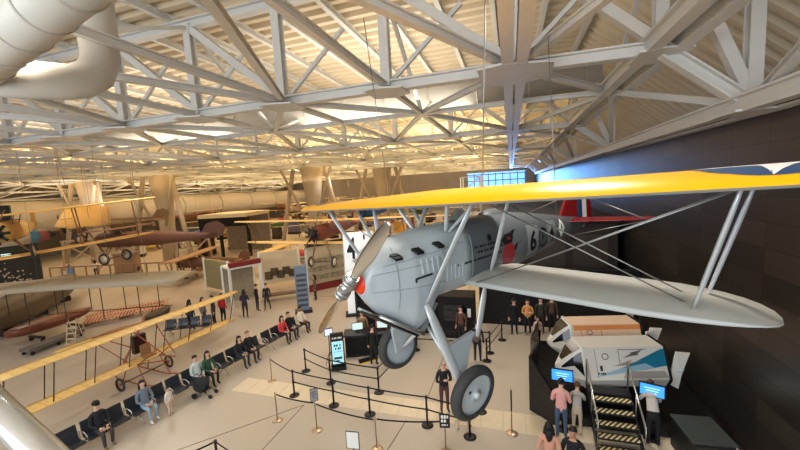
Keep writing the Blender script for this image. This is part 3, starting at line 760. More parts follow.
for k, (px, py, lab) in dict(
    a=(306,371,'black queue post at the far left corner of the queue, behind the slim bronze posts'), b=(331,383,'black queue post in front of the lit standing screen'),
    c=(294.5,395.5,'black queue post at the near left corner of the queue'), d=(334,405.5,'black queue post in the near row, right after the left corner'),
    e=(370,414.5,'black queue post in the near row beside the white sign'), f=(379,392.5,'black queue post behind the near row, below the far wheel of the biplane'),
    g=(427.5,425.5,'black queue post in the near row beside the man in the dark jacket'), h=(470,437,'black queue post below the near wheel of the biplane'),
    i=(481,412,'black queue post just behind the near wheel of the biplane'), j=(416,350,'black queue post right of the far wheel, by the yellow-edged mat'),
    k=(487,361,'black queue post beside the visitor with the backpack'), l=(490,353,'black queue post behind the visitor with the backpack'), m=(502,340,'black queue post nearest the group standing by the black partition')).items():
    q = at(px, py, 0); PB[k] = black_post(q.x, q.y, lab)
for a, b, lab in (('a','b','double black belt from the far left corner post to the post before the screen'), ('c','d','double black belt along the near row, first span from the left'), ('d','e','double black belt along the near row, second span'),
    ('e','g','double black belt along the near row up to the man in the dark jacket'), ('b','f','double black belt behind the near row below the far wheel'), ('g','h','double black belt passing below the near wheel'),
    ('k','m','black belt between the visitors and the black partition'), ('f','j','double black belt running from below the far wheel towards the mat'), ('j','l','double black belt behind the landing gear')):
    belt(PB[a], PB[b], (.95, .54), lab)
QB = {}
for k, (px, py, lab) in dict(a=(272,381,'slim bronze post farthest left, behind the pale floor band'), b=(277.5,420.5,'slim bronze post at the front left, start of the rope line'), c=(317,430.5,'slim bronze post carrying a small black framed sign'),
        d=(512,433.5,'slim bronze post with black upper half standing alone beside the dark ramp'), e=(377,449,'slim bronze post at the bottom edge beside the white sign'), f=(446,452,'slim bronze post carrying the black sign beside the near wheel')).items():
    q = at(px, py, 0); QB[k] = brass_post(q.x, q.y, lab)
belt(QB['a'], PB['c'], (.93,), 'single black belt from the left bronze post to the corner of the queue', .04)
belt(QB['b'], QB['c'], (.93,), 'single black belt between the bronze posts at the front left', .05)
belt(QB['c'], QB['e'], (.9,), 'single black belt from the small framed sign to the bottom bronze post', .06)
belt(QB['e'], QB['f'], (.93,), 'single black belt between the two bottom bronze posts', .05)
def sign(post, label, w, h, plate, lines, zc, tint):
    to = V((CAM.x-post.x, CAM.y-post.y, 0)); t = thing('post_sign', label, 'sign', (post.x, post.y, zc), math.atan2(to.y, to.x)+PI/2)
    MB().box((0, -.035, 0), (w, .012, h)).build('sign_frame', M_blk, t)
    MB().box((0, -.043, 0), (w-.035, .006, h-.035)).build('sign_face', plate, t)
    mb = MB()
    for wd, z, sz in lines: wordbars(mb, (0, -.048, z), (1,0,0), (0,0,1), wd, sz, seed=int(z*100)+3)
    if lines: mb.build('sign_text', tint, t)
sign(QB['c'], 'small black framed notice on the front bronze post', .24, .42, mat('notice_grey', (150,152,158), .5), [(.13, .1, .04), (.15, .03, .04), (.12, -.03, .03), (.1, -.1, .03)], 1.22, M_blk)
sign(QB['f'], 'black sign with white lettering beside the near wheel', .29, .42, M_blk, [(.2, .12, .1), (.2, .0, .1), (.18, -.12, .05)], .97, M_white)
wp = at(356, 479, 0)
ws_ = thing('white_sign', 'blank white framed sign on a pole at the bottom edge', 'sign', (wp.x, wp.y, 0), .1)
MB().lathe([(.15,0), (.15,.012), (.02,.03), (.018,1.0)], n=12).build('pole', M_blk, ws_)
MB().box((0, -.03, 1.12), (.36, .012, .48)).build('sign_frame', M_blk, ws_); MB().box((0, -.04, 1.12), (.32, .008, .44)).build('sign_face', mat('paper_white', (236,236,230), .6), ws_)
# the near black post with belts at the bottom left
np_ = at(215, 440, 1.0); black_post(np_.x, np_.y, 'black queue post cut by the bottom edge, left of centre')
b2 = at(262, 458, .9); b3 = at(196, 452, .95)
belt(V((np_.x, np_.y, 0)), V((b2.x+1, b2.y-.6, 0)), (.95,), 'single black belt running right from the post at the bottom edge', .03)
belt(V((np_.x, np_.y, 0)), V((b3.x-.8, b3.y-.9, 0)), (.95, .54), 'double black belt running left from the post at the bottom edge', .03)

# visitors in the middle
q = at(445, 412, 0); person(q.x, q.y, face(q.x, q.y, 0, 0)+.3, 'man in a dark jacket and maroon trousers holding a phone behind the near wheel', 'phone', top=(30,32,38), legs=(92,58,58), hair=(150,140,132), hk='bald', shoes=(60,54,50))
q = at(463, 430, 0); person(q.x, q.y, face(q.x, q.y, 0, 14), 'visitor in beige trousers and brown shoes hidden behind the near wheel', 'walk', top=(120,104,92), legs=(206,184,158), hair=(90,66,50), shoes=(96,66,48))
q = at(478, 362, 0); bp_ = person(q.x, q.y, face(q.x, q.y, 0, 30), 'visitor in dark clothes with a grey backpack seen from behind, near the wing root', 'stand', top=(44,42,44), legs=(30,32,40), hair=(34,26,24))
bk = thing('backpack', 'grey rounded backpack worn by the visitor near the wing root', 'backpack', (q.x, q.y-.0, 1.2), bp_.rotation_euler.z)
MB().ell((0, -.2, 0), (.16, .1, .24)).build('bag_body', cl((120,108,104)), bk); MB().ell((0, -.28, -.06), (.12, .05, .12)).build('pocket', cl((96,86,84)), bk)
for s in (-.09, .09): MB().tube([(s, -.12, .2), (s, .06, .24), (s*1.2, .13, .1), (s*1.1, -.1, -.16)], .016, 6).build('strap', cl((60,56,56)), bk)
q = at(466, 352, 0); person(q.x-.3, q.y+.9, 2.8, 'visitor in a brown coat between the landing gear struts', 'stand', top=(96,66,54), legs=(40,36,36), hair=(40,30,26))
for px, py, lab, kw in ((514.5,334,'tall man in a black coat and black hat in the group by the partition', dict(top=(22,22,28), legs=(24,28,40), hair=(18,18,20), hk='cap')),
    (528,335,'woman in a yellow and orange patterned shirt in the group by the partition', dict(top=(206,150,84), legs=(30,28,30), hair=(40,26,20), hk='long', pose='cross', shoes=(210,190,170))),
    (541,333,'person in a dark olive sweater standing right of the patterned shirt', dict(top=(52,54,44), legs=(38,38,42), hair=(46,36,30))),
    (552,331,'person in a brown jacket at the right end of the group', dict(top=(84,66,54), legs=(34,34,38), hair=(50,38,30)))):
    q = at(px, py, 0); person(q.x, q.y, face(q.x, q.y, 0, 0), lab, kw.pop('pose', 'stand'), group='visitors by the black partition', **kw)
q = at(538, 344, 0); person(q.x, q.y, face(q.x, q.y, 2, 10), 'child with a pale pink top in front of the group, next to the ramp', 'stand', top=(222,180,170), legs=(44,38,44), hair=(60,40,30), scale=.72)

# ------------------------------------------------------------------ ride simulators
PR = R_(13)
M_pod = mat('pod_white', (226,222,212), .35, 0, .03, 2); M_peach = mat('pod_peach', (238,206,178), .4); M_or = mat('pod_orange', (226,142,76), .4); M_teal = mat('pod_teal', (24,120,150), .4); M_tealp = mat('pod_pale_blue', (150,190,206), .4)
M_win = mat('pod_window', (20,20,22), .15); M_gry = mat('pod_grey', (120,116,110), .5)
def pod(x, y, label, front):
    t = thing('flight_simulator', label, 'simulator ride', (x, y, 0), PR, 'twin simulator pods')
    XS_ = [0, 2.42]; sec = [(-.62,.95), (-.78,1.25), (-.42,2.14), (.42,2.14), (.78,1.25), (.62,.95)]
    MB().ring([[V((xx, a, b)) for a, b in sec] for xx in XS_], sm=False).build('cabin', M_pod if front else M_peach, t)
    for xx in (-.02, 2.4):
        MB().ring([[V((x_, a*1.03, (b-1.6)*1.04+1.6)) for a, b in sec] for x_ in (xx-.03, xx+.05)], sm=False).build('edge_band', M_pod if xx < 1 else M_blk, t)
    # pointed nose: white fairing, dark windows
    def nz_ring(x, k, zc): return [V((x, a*k, zc+(b-1.6)*k)) for a, b in sec]
    n = MB(); n.ring([nz_ring(-.03, 1, 1.6), nz_ring(-.3, .78, 1.5), nz_ring(-.62, .3, 1.36), nz_ring(-.72, .12, 1.33)], sm=False); n.build('nose', M_pod, t)
    def slant(u, v, off=.012):                       # point on the sloping near side, u along x, v up 0..1
        a = V((u, -.78, 1.25)).lerp(V((u, -.42, 2.14)), v); return a+V((0, -.944, .33))*off
    ra, rb, rc = nz_ring(-.03, 1, 1.6), nz_ring(-.3, .78, 1.5), nz_ring(-.62, .3, 1.36)
    def nzp(e, u, v):                                  # on the nose: edge e..e+1 of the section, v towards the tip
        seq = [ra, rb, rc]; v2 = v*2; k = min(1, int(v2)); f = v2-k
        p = seq[k][e].lerp(seq[k][e+1], u).lerp(seq[k+1][e].lerp(seq[k+1][e+1], u), f); return p+(p-V((p.x+.25, 0, 1.5))).normalized()*.018
    for e, quad in ((1, [(.12,.1),(.9,.1),(.85,.5),(.5,.5)]), (1, [(.5,.5),(.85,.5),(.6,.95),(.45,.95)]), (2, [(.06,.1),(.94,.1),(.94,.5),(.06,.5)]), (2, [(.06,.5),(.94,.5),(.8,.9),(.2,.9)])):
        MB().poly([nzp(e, u, v) for u, v in quad]).build('window', M_win, t)
    def deco(name, pts, mt_, off): MB().poly([slant(u, v, off) for u, v in pts]).build(name, mt_, t)
    deco('door_outline', [(1.0,.5),(1.0,.93),(1.02,.93),(1.02,.5)], M_gry, .008); deco('door_outline', [(1.0,.93),(1.85,.93),(1.85,.91),(1.0,.91)], M_gry, .008); deco('door_outline', [(.3,.06),(.3,.95),(.315,.95),(.315,.06)], M_gry, .008)
    rg = MB(); n_ = 20
    P = [slant(.6+r*math.cos(2*PI*k/n_), .72+r*math.sin(2*PI*k/n_), .012) for r in (.075,.105) for k in range(n_)]
    rg.add(P, [(k, (k+1) % n_, n_+(k+1) % n_, n_+k) for k in range(n_)]); rg.build('round_emblem', M_gry, t)
    if front:
        deco('teal_flash', [(.75,.22),(2.28,.92),(2.4,.92),(2.4,.42),(1.7,.3)], M_teal, .012); deco('blue_flash', [(.2,.1),(1.2,.42),(1.05,.36),(1.75,.5),(2.0,.36),(1.1,.22)], M_tealp, .016)
        deco('dark_flash', [(1.1,.66),(1.5,.86),(1.35,.82),(1.75,.92),(1.5,.74),(1.6,.76)], M_gry, .02)
        deco('grey_flash', [(.8,.42),(1.4,.62),(1.25,.5),(1.7,.6),(1.2,.44)], mat('pod_mauve', (170,150,140), .5), .018)
        MB().ring([[slant(u, v, o_) for u, v in ((1.05,.06),(2.34,.06),(2.25,.26),(1.15,.26))] for o_ in (.005, .05)], sm=False).build('side_window', mat('silver_glass', (206,200,190), .08, .6), t)
        mk = MB()
        wordbars(mk, slant(.44, .36, .02), slant(1,0,0)-slant(0,0,0), slant(0,1,0)-slant(0,0,0), .09, .15, seed=2); wordbars(mk, slant(.42, .2, .02), slant(1,0,0)-slant(0,0,0), slant(0,1,0)-slant(0,0,0), .24, .06, seed=5); mk.build('pod_marking', M_blk, t)
    else:
        deco('orange_stripe', [(0.05,.8),(2.4,.8),(2.4,.97),(0.05,.97)], M_or, .012); deco('dark_flash', [(1.5,.45),(2.0,.62),(1.85,.52),(2.3,.6),(1.8,.4)], M_gry, .016)
    # swept tail fins
    for a in (-1, 1):
        MB().prism([(2.47, a*.62, 1.0), (2.68, a*.7, .9), (2.72, a*.78, 1.45), (2.9, a*.82, 2.1), (2.56, a*.74, 2.1), (2.5, a*.66, 1.45)], (0, .05, 0)).build('tail_fin', M_pod, t)
        MB().poly([(2.52, a*.66-.012, 1.45), (2.72, a*.78-.012, 1.45), (2.77, a*.79-.012, 1.6), (2.52, a*.67-.012, 1.6)]).build('fin_stripe', M_tealp if front else M_or, t)
    MB().prism([(2.46,-.5,1.1), (2.46,.5,1.1), (2.46,.36,2.0), (2.46,-.36,2.0)], (.12,0,0)).build('rear_hatch', M_blk, t)
    # motion base
    MB().lathe([(.55,.26), (.5,.5), (.3,.75), (.3,.98)], (1.3, 0, 0), n=16).build('motion_base', M_blk, t)
    MB().box((1.2, 0, .98), (2.3, 1.1, .14)).build('underframe', M_blk, t)
    return t
p2 = at(574, 362, 1.75)
pod(1.98, 12.3, 'white simulator pod with teal lightning flash and silver window, nearer of the pair', True)
pod(1.9, 14.15, 'peach white simulator pod with orange roof stripe, behind the teal one', False)
pf = thing('ride_platform', 'low black platform carrying the two simulator pods', 'platform', (0,0,0))
pl_pts = [(.8,11.6), (.85,12.7), (.75,14.6), (1.1,16.5), (5.5,16.6), (5.5,11.1), (1.5,11.1)]
MB().prism([(a, b, 0) for a, b in pl_pts], (0,0,.25)).build('deck', M_blk, pf)
SC = [(1.12, 10.95, .95), (.42, 11.6, 1.85), (.7, 12.75, 1.85), (.6, 14.6, 1.1), (1.0, 16.6, 1.1)]
for (xa, ya, za), (xb, yb, zb2) in zip(SC[:-1], SC[1:]): MB().prism([(xa,ya,0), (xb,yb,0), (xb,yb,zb2), (xa,ya,za)], (.07,.04,0)).build('side_screen', mat('screen_black', (26,26,30), .35), pf)
# stairs
stt = thing('boarding_stairs', 'short black boarding stairs with yellow striped treads and steel handrails', 'stairs', (2.62, 11.15, 0), 0)
def hazard():
    mt = mat('hazard_tread', (214,190,110), .6); nt = mt.node_tree; b = nt.nodes['Principled BSDF']
    tc = nt.nodes.new('ShaderNodeTexCoord'); mp = nt.nodes.new('ShaderNodeMapping'); mp.inputs['Rotation'].default_value = (0, 0, R_(40))
    wv = nt.nodes.new('ShaderNodeTexWave'); wv.inputs['Scale'].default_value = 3.2; cr = nt.nodes.new('ShaderNodeValToRGB'); cr.color_ramp.interpolation = 'CONSTANT'
    cr.color_ramp.elements[0].color = (.02,.02,.02,1); cr.color_ramp.elements[1].color = (.78,.64,.3,1); cr.color_ramp.elements[1].position = .5
    nt.links.new(tc.outputs['Object'], mp.inputs[0]); nt.links.new(mp.outputs[0], wv.inputs[0]); nt.links.new(wv.outputs['Fac'], cr.inputs[0]); nt.links.new(cr.outputs[0], b.inputs['Base Color'])
    return mt
HZ = hazard()
for i in range(5):
    z = 1.12-.22*i; y = -.22-.235*i
    s_ = MB(); s_.box((0, y-.02, z-.05), (1.06, .28, .05)); s_.build('tread', M_blk, stt)
    s_ = MB(); s_.box((0, y-.05, z-.018), (1.0, .2, .012)); s_.build('tread_marking', HZ, stt)
    s_ = MB(); s_.box((0, y+.1, z-.14), (1.06, .03, .18)); s_.build('riser', M_blk, stt)
s_ = MB(); s_.box((0, .1, 1.14), (1.1, .4, .05)); s_.build('landing', M_blk, stt)
for s in (-.55, .55):
    MB().bar((s, .2, 1.1), (s, -1.3, -.0+.1), .04, .22).build('stringer', M_blk, stt)
    h_ = MB(); h_.tube([(s, .25, 1.12), (s, .25, 2.0), (s, -1.25, .98), (s, -1.25, .04)], .022, 8); h_.tube([(s, -.5, .82), (s, -.5, 1.5)], .018, 8); h_.build('handrail', M_alu, stt)
# monitors on stands
M_scr = mat('screen_blue', (60,150,240), .4, emit=1.1)
def monitor(px, py, z, label, w=.6, tone=None):
    q = at(px, py, z); to = V((CAM.x-q.x, CAM.y-q.y, 0)); t = thing('ride_monitor', label, 'monitor', (q.x, q.y, 0), math.atan2(to.y, to.x)+PI/2)
    MB().box((0, 0, z), (w, .05, w*.62)).build('bezel', M_blk, t); MB().box((0, -.028, z), (w-.05, .008, w*.62-.05)).build('screen', tone or M_scr, t)
    mb = MB()
    for i in range(3): mb.box((-.06*w*0, -.034, z+.1*w-.12*w*i), (w*(.6-.12*i), .004, .03*w))
    mb.build('screen_lines', mat('screen_pale', (200,230,255), .5, emit=1), t)
    mb = MB(); mb.tube([(0, .05, 0.0), (0, .05, z)], .03, 8); mb.lathe([(.2,0), (.2,.02), (.05,.04)], (0,.05,0)); mb.build('stand', M_blk, t)
monitor(562, 375, 1.75, 'blue operator monitor left of the boarding stairs')
monitor(652, 390, 1.5, 'blue operator monitor right of the boarding stairs')
q = at(668, 413, .9); cbx = thing('control_cabinet', 'dark grey-green control cabinet on the floor right of the stairs', 'cabinet', (4.55, 10.35, 0), R_(4))
MB().box((0, 0, .42), (.9, 1.05, .84)).build('cabinet_body', mat('cabinet_black', (32,34,34), .5), cbx); MB().box((0, 0, .86), (.96, 1.1, .05)).build('cabinet_top', mat('cabinet_top', (66,72,70), .4), cbx)
MB().box((0, -.53, .42), (.74, .02, .66)).build('access_door', mat('cabinet_door', (44,46,46), .5), cbx)
# people at the ride
def stand_px(px, py, z, lab, tx, ty, **k):
    q = at(px, py, z); return person(q.x, q.y, face(q.x, q.y, tx, ty), lab, k.pop('pose', 'stand'), **k)
stand_px(561, 386, 1.6, 'woman in a pink top and blue jeans with a dark bun at the left monitor', 1.7, 14, top=(230,168,160), legs=(70,92,120), hair=(26,20,20), hk='bun', pose='phone', shoes=(50,48,50))
stand_px(577, 398, 1.15, 'person in a pale grey top bending forward left of the stairs', 2.3, 14, top=(176,172,164), legs=(190,170,146), hair=(90,64,46), pose='lean', scale=.85)
stand_px(549, 431, 1.6, 'woman with long black hair and a bare-shoulder top at the bottom edge', 1.2, 14, top=(206,150,126), legs=(30,30,34), hair=(20,17,18), hk='long')
stand_px(573, 434, 1.62, 'man in a black shirt at the bottom edge, facing the viewer', -1, 0, top=(24,24,28), legs=(30,30,36), hair=(24,20,20), skin=1)
stand_px(654, 402, 1.3, 'person in a pale grey sweater and black trousers leaning at the right monitor', 3.9, 14, top=(196,188,178), legs=(24,24,28), hair=(70,54,44), pose='lean')
# black partition behind the group
pt = thing('partition', 'tall matt black partition behind the standing group and simulators', 'partition', (0,0,0))
M_part = mat('matt_black', (20,18,18), .85)
for x0, x1 in ((-1.75, .6), (.62, 3.1), (3.12, 5.65)): MB().box(((x0+x1)/2, 18.8, 1.5), (x1-x0, .1, 3.0)).build('panel', M_part, pt)
MB().box((1.95, 18.74, 3.04), (7.4, .2, .08)).build('top_rail', M_blk, pt)
pt2 = thing('dark_booth', 'low black queue booth with a glowing notice left of the partition', 'booth', (0,0,0))
MB().box((-2.7, 17.2, 1.05), (1.7, 1.2, 2.1)).build('booth_body', M_part, pt2); MB().box((-2.7, 16.58, 1.3), (1.2, .03, .8)).build('booth_window', M_win, pt2)
nb = at(501.5, 316, 1.3); MB().box((-2.05, 16.56, 1.35), (.16, .02, .42)).build('notice', M_white, pt2)

# ------------------------------------------------------------------ ticket booth behind the propeller
kq = at(339, 368, 0)
ko = thing('screen_kiosk', 'black standing kiosk with a lit pale blue poster screen near the queue', 'kiosk', (kq.x, kq.y, 0), math.atan2(-kq.y, -kq.x)+PI/2)
MB().box((0, 0, .06), (.62, .5, .12)).build('plinth', M_blk, ko); MB().prism([(-.28,-.06,.1), (.28,-.06,.1), (.28,-.06,1.55), (-.28,-.06,1.55)], (0,.14,0)).build('housing', M_blk, ko)
MB().box((0, -.068, .72), (.46, .012, .98)).build('screen', mat('poster_blue', (150,205,215), .4, emit=.9), ko)
mb = MB(); wordbars(mb, (0, -.078, 1.04), (1,0,0), (0,0,1), .3, .12, seed=3); wordbars(mb, (0.02, -.078, .9), (1,0,0), (0,0,1), .26, .1, seed=8); wordbars(mb, (0, -.078, .76), (1,0,0), (0,0,1), .34, .03, seed=9); mb.box((0, -.076, .48), (.34, .004, .1)); mb.box((-.04, -.076, .36), (.2, .004, .06)); mb.build('poster_text', mat('poster_ink', (40,70,90), .5), ko)
mb = MB(); wordbars(mb, (0, -.07, 1.36), (1,0,0), (0,0,1), .4, .08, seed=6); mb.build('header_text', M_white, ko)
ct = thing('ticket_counter', 'long black ticket counter behind the propeller and far wheel', 'counter', (-6.0, 14.6, 0), R_(22))
MB().box((0, 0, .5), (3.0, .7, 1.0)).build('counter_body', M_blk, ct); MB().box((0, -.02, 1.02), (3.1, .84, .05)).build('counter_top', mat('counter_top', (38,38,42), .3), ct)
for x in (-1, 0, 1): MB().box((x, -.36, .5), (.92, .02, .8)).build('front_panel', M_part, ct)
bw = thing('booth_backdrop', 'black booth back wall with posts behind the ticket counter', 'booth', (-5.6, 16.6, 0), R_(18))
MB().box((0, 0, 1.35), (4.2, .12, 2.7)).build('back_panel', M_part, bw)
for x in (-2.1, 2.1): MB().box((x, -.1, 1.45), (.14, .14, 2.9)).build('post', M_blk, bw)
MB().box((0, -.08, 2.55), (4.2, .05, .3)).build('fascia', mat('fascia_wood', (92,66,48), .6), bw)
for (x, dy, rz, lab) in ((-6.85, 14.25, .5, 'pale glowing desk monitor at the left end of the ticket counter'), (-5.8, 14.66, .3, 'second desk monitor in the middle of the ticket counter')):
    t = thing('desk_monitor', lab, 'monitor', (x, dy, 1.045), rz)
    MB().box((0, 0, .26), (.5, .04, .34)).build('bezel', M_blk, t); MB().box((0, -.024, .26), (.46, .006, .3)).build('screen', mat('screen_white', (200,225,220), .4, emit=.8), t); MB().lathe([(.12,0), (.12,.012), (.02,.02), (.02,.12)]).build('stand', M_blk, t)
mk_ = at(332, 368, 0); t = thing('tripod_screen', 'small pale screen on a black tripod left of the lit kiosk', 'monitor', (mk_.x-.1, mk_.y+.1, 0), .7)
MB().box((0, 0, 1.55), (.36, .05, .32)).build('bezel', M_blk, t); MB().box((0, -.03, 1.55), (.31, .008, .27)).build('screen', mat('screen_lilac', (200,210,240), .4, emit=.9), t)
mb = MB(); mb.tube([(0,0,.5), (0,0,1.4)], .02)
for a in range(3): mb.tube([(0,0,.7), (.32*math.cos(a*2.1), .32*math.sin(a*2.1), 0)], .014)
mb.build('tripod', M_blk, t)
for x, y, lab, kw in ((-6.05, 15.2, 'ticket seller in a red shirt behind the counter', dict(top=(190,58,52), hair=(40,30,26))), (-6.9, 14.9, 'ticket seller in a tan vest left behind the counter', dict(top=(160,128,92), hair=(60,44,34), hk='long')),
    (-5.75, 13.35, 'visitor in black standing at the ticket counter with back turned', dict(top=(22,22,26), legs=(26,26,30), hair=(28,22,20))), (-4.9, 15.6, 'person in a pale dress behind the right end of the counter', dict(top=(206,176,140), legs=(196,166,130), hair=(36,28,24), hk='long'))):
    person(x, y, face(x, y, 0, 0) if y > 14 else face(x, y, -5.7, 18), lab, 'stand', **kw)
mt_ = thing('floor_mat', 'black floor mat with a yellow edge beside the ticket counter', 'mat', (0,0,0))
a_, b_, c_, d_ = at(358,360,.0), at(376,355,.0), at(379,359,.0), at(360,365,.0)
MB().prism([(p.x, p.y, .004) for p in (a_, b_, c_, d_)], (0,0,.012)).build('mat_pad', M_blk, mt_); MB().bar(c_+V((0,0,.012)), d_+V((0,0,.012)), .09, .02).build('yellow_edge', mat('edge_yellow', (222,184,70), .6), mt_)

# near handrail of the walkway
hr = thing('walkway_handrail', 'brushed metal walkway handrail tube crossing the bottom left corner', 'handrail', (0,0,0))
a_, b_ = at_dist(-40, 372, 1.6), at_dist(40, 450, 1.25); d = (b_-a_)
MB().tube([a_-d*.3, a_+d*2.2], .036, 20).build('rail_tube', mat('rail_satin', (206,204,198), .25, .7), hr)
for t_ in (.2, 1.9):
    p = a_+d*t_; MB().tube([p+V((0,0,-.03)), p+V((0,0,-1.0))], .02, 10).build('rail_post', M_blk, hr)
MB().prism([a_-d*.2+V((0,0,-.16)), a_+d*1.9+V((0,0,-.16)), a_+d*1.9+V((0,0,-.95)), a_-d*.2+V((0,0,-.95))], d.cross(V((0,0,1))).normalized()*.02).build('infill_panel', mat('infill_dark', (46,48,52), .5), hr)

# dark exhibition block filling the back right of the hall
eb = thing('exhibition_block', 'large dark brown exhibition block beyond the black partition, under the tail', 'building', (0,0,0))
M_eb = mat('block_brown', (42,34,30), .7, 0, .2, .6)
MB().box((2.0, 33, 2.5), (6.6, 24, 5.0)).build('wall_block', M_eb, eb)
MB().box((2.0, 33, 5.08), (6.9, 24.3, .16)).build('roof_edge', M_part, eb)
for i in range(5): MB().box((-1.32, 23.5+i*4.6, 1.9), (.06, 3.4, 3.0)).build('side_panel', mat('block_panel', (58,48,42), .6), eb)
for i in range(3): MB().box((-.2+i*2.1, 20.96, 2.6), (1.7, .06, 3.6)).build('front_panel', MATS['block_panel'], eb)
tr = thing('lattice_tower', 'white lattice scaffold tower standing beyond the silver fuselage', 'scaffold', (-4.2, 40, 0))
for x in (-1, 1):
    for y in (-1, 1): MB().tube([(x, y, 0), (x, y, 8.2)], .07, 6).build('upright', M_strut, tr)
for i in range(5):
    for y in (-1, 1): MB().tube([(-1, y, i*1.65), (1, y, i*1.65+1.6)], .04, 5).build('brace', M_strut, tr); MB().tube([(-1, y, i*1.65+1.6), (1, y, i*1.65+1.6)], .04, 5).build('rung', M_strut, tr)
# ------------------------------------------------------------------ other aircraft in the hall
def simple_wing(mb, x, c, t, y0, y1, z, rnd_=.25, th=.09, dih=0.0, mi=0):
    ys = [y0+(y1-y0)*i/10 for i in range(11)]; S = max(abs(y0), abs(y1)); rows = []
    for y in ys:
        q = max(0, (abs(y)-(S-rnd_*c))/(rnd_*c)); k = math.sqrt(max(.04, 1-q*q)); cc = c*(.35+.65*k); le = x+cc*.5; zz = z+dih*abs(y)
        rows.append([V((le-u*cc, y, zz+w*th)) for u, w in ((0,0),(.08,.5),(.3,.8),(.65,.5),(1,.0),(.65,.12),(.3,.1),(.08,-.25))])
    return mb.ring(rows, True, mi=mi)
def old_plane(name, label, loc, rz, span=8.5, chord=1.4, gap=1.5, length=6.5, fus=(110,70,48), wing=(222,180,110), zf=1.35, mono=False, radial=True, hung=False, frame=False, tail=None, group=None, rx=0, bays=2):
    t = thing(name, label, 'airplane', loc, rz, group); t.rotation_euler = (rx, 0, rz)
    mf = mat('fus_%d_%d_%d' % fus, fus, .6, 0, .1, 3); mw = mat('wing_%d_%d_%d' % wing, wing, .6, 0, .08, 3); mt_ = mf if tail is None else mat('tail_%d_%d_%d' % tail, tail, .6); S = span/2; L = length
    wood = mat('strut_wood', (140,104,70), .6)
    if frame:
        fm = MB()
        for y in (-.35, .35):
            for z0, z1 in ((zf-.35, zf-.1), (zf+.35, zf+.1)): fm.tube([(L*.3, y, z0), (-L*.62, y*.3, z1)], .03, 5)
            for i in range(6): fm.tube([(L*.3-i*L*.17, y*(1-.12*i), zf-.35+.04*i), (L*.3-i*L*.17, y*(1-.12*i), zf+.35-.04*i)], .02, 5)
        fm.build('fuselage', wood, t)
    else:
        fm = MB(); rings = []
        for x, w, h in ((L*.33,.28,.3), (L*.3,.42,.46), (L*.12,.44,.5), (-L*.15,.38,.46), (-L*.45,.18,.25), (-L*.64,.05,.14)):
            rings.append([V((x, w*math.copysign(abs(math.cos(a))**.7, math.cos(a)), zf+h*math.copysign(abs(math.sin(a))**.7, math.sin(a)))) for a in [2*PI*k/16 for k in range(16)]])
        fm.ring(rings); fm.build('fuselage', mf, t)
        MB().ell((-.1*L+.1, 0, zf+.46), (.35, .26, .06), n=6).build('cockpit_opening', M_dk, t)
    if radial:
        en = MB(); en.lathe([(.1,.16), (.24,.14), (.26,-.06), (.15,-.08)], (L*.33+.05, 0, zf), V((1,0,0)), 14)
        for k in range(9):
            a = 2*PI*k/9; en.tube([(L*.33+.08, .2*math.cos(a), zf+.2*math.sin(a)), (L*.33+.08, .5*math.cos(a), zf+.5*math.sin(a))], .07, 6)
        en.build('engine', M_dk, t)
    pb = MB()
    for s in (1, -1): pb.tube([(L*.33+.28, 0, zf), (L*.33+.28, s*.35, zf+s*.62), (L*.33+.28, s*.55, zf+s*1.0)], [.05,.09,.03], 6, flat=.3)
    pb.build('propeller', wood, t)
    zu = zf+.75 if not mono else zf+.7; zl = zu-gap
    simple_wing(MB(), L*.14, chord, 0, -S, S, zu, dih=.01).build('upper_wing', mw, t)
    if not mono:
        simple_wing(MB(), L*.06, chord*.92, 0, -S*.94, S*.94, zl, dih=.02).build('lower_wing', mw, t)
        for s in (1, -1):
            for b in range(bays):
                yy = S*(.82 if b == 0 else .42)*s
                for dx in (.32, -.32): MB().tube([(L*.14+dx*chord, yy, zu), (L*.06+dx*chord*.9, yy, zl+.05)], .03, 6).build('strut', wood, t)
    for s in (1, -1):
        for dx in (.3, -.3): MB().tube([(L*.14+dx*chord, s*.55, zu), (L*.1+dx*chord, s*.34, zf+.3)], .028, 6).build('cabane_strut', wood, t)
        for dx in (.18, -.1): MB().tube([(L*.2+dx, s*.32, zf-.4), (L*.2+.05, s*.75, .36)], .03, 6).build('gear_leg', wood, t)
        wh = MB(); wh.lathe([(.26,-.05), (.35,-.04), (.37,0), (.35,.04), (.26,.05)], (L*.2+.05, s*.82, .37), V((0,1,0)), 20); w = wh.build('wheel', M_rub, t)
        hb = MB(); hb.lathe([(.26,-.052), (.05,-.09)], (L*.2+.05, s*.82, .37), V((0,1,0)), 16); hb.lathe([(.26,.052), (.05,.09)], (L*.2+.05, s*.82, .37), V((0,1,0)), 16); hb.build('wheel_cover', mat('canvas', (214,196,166), .7), w)
    MB().tube([(L*.2+.05, -.8, .37), (L*.2+.05, .8, .37)], .025, 6).build('axle', M_blk, t)
    simple_wing(MB(), -L*.58, .8, 0, -S*.3, S*.3, zf+.12, th=.04).build('tailplane', mt_, t)
    MB().prism([(-L*.5,-.02,zf+.1), (-L*.56,-.02,zf+.75), (-L*.64,-.02,zf+.9), (-L*.7,-.02,zf+.6), (-L*.68,-.02,zf-.05)], (0,.04,0)).build('fin', mt_, t)
    if hung:
        for y in (-S*.4, S*.4): MB().tube([(L*.1, y, zu+.1), (L*.1, y, zu+hung)], .012, 5).build('hanging_cable', M_wire, t)
    return t

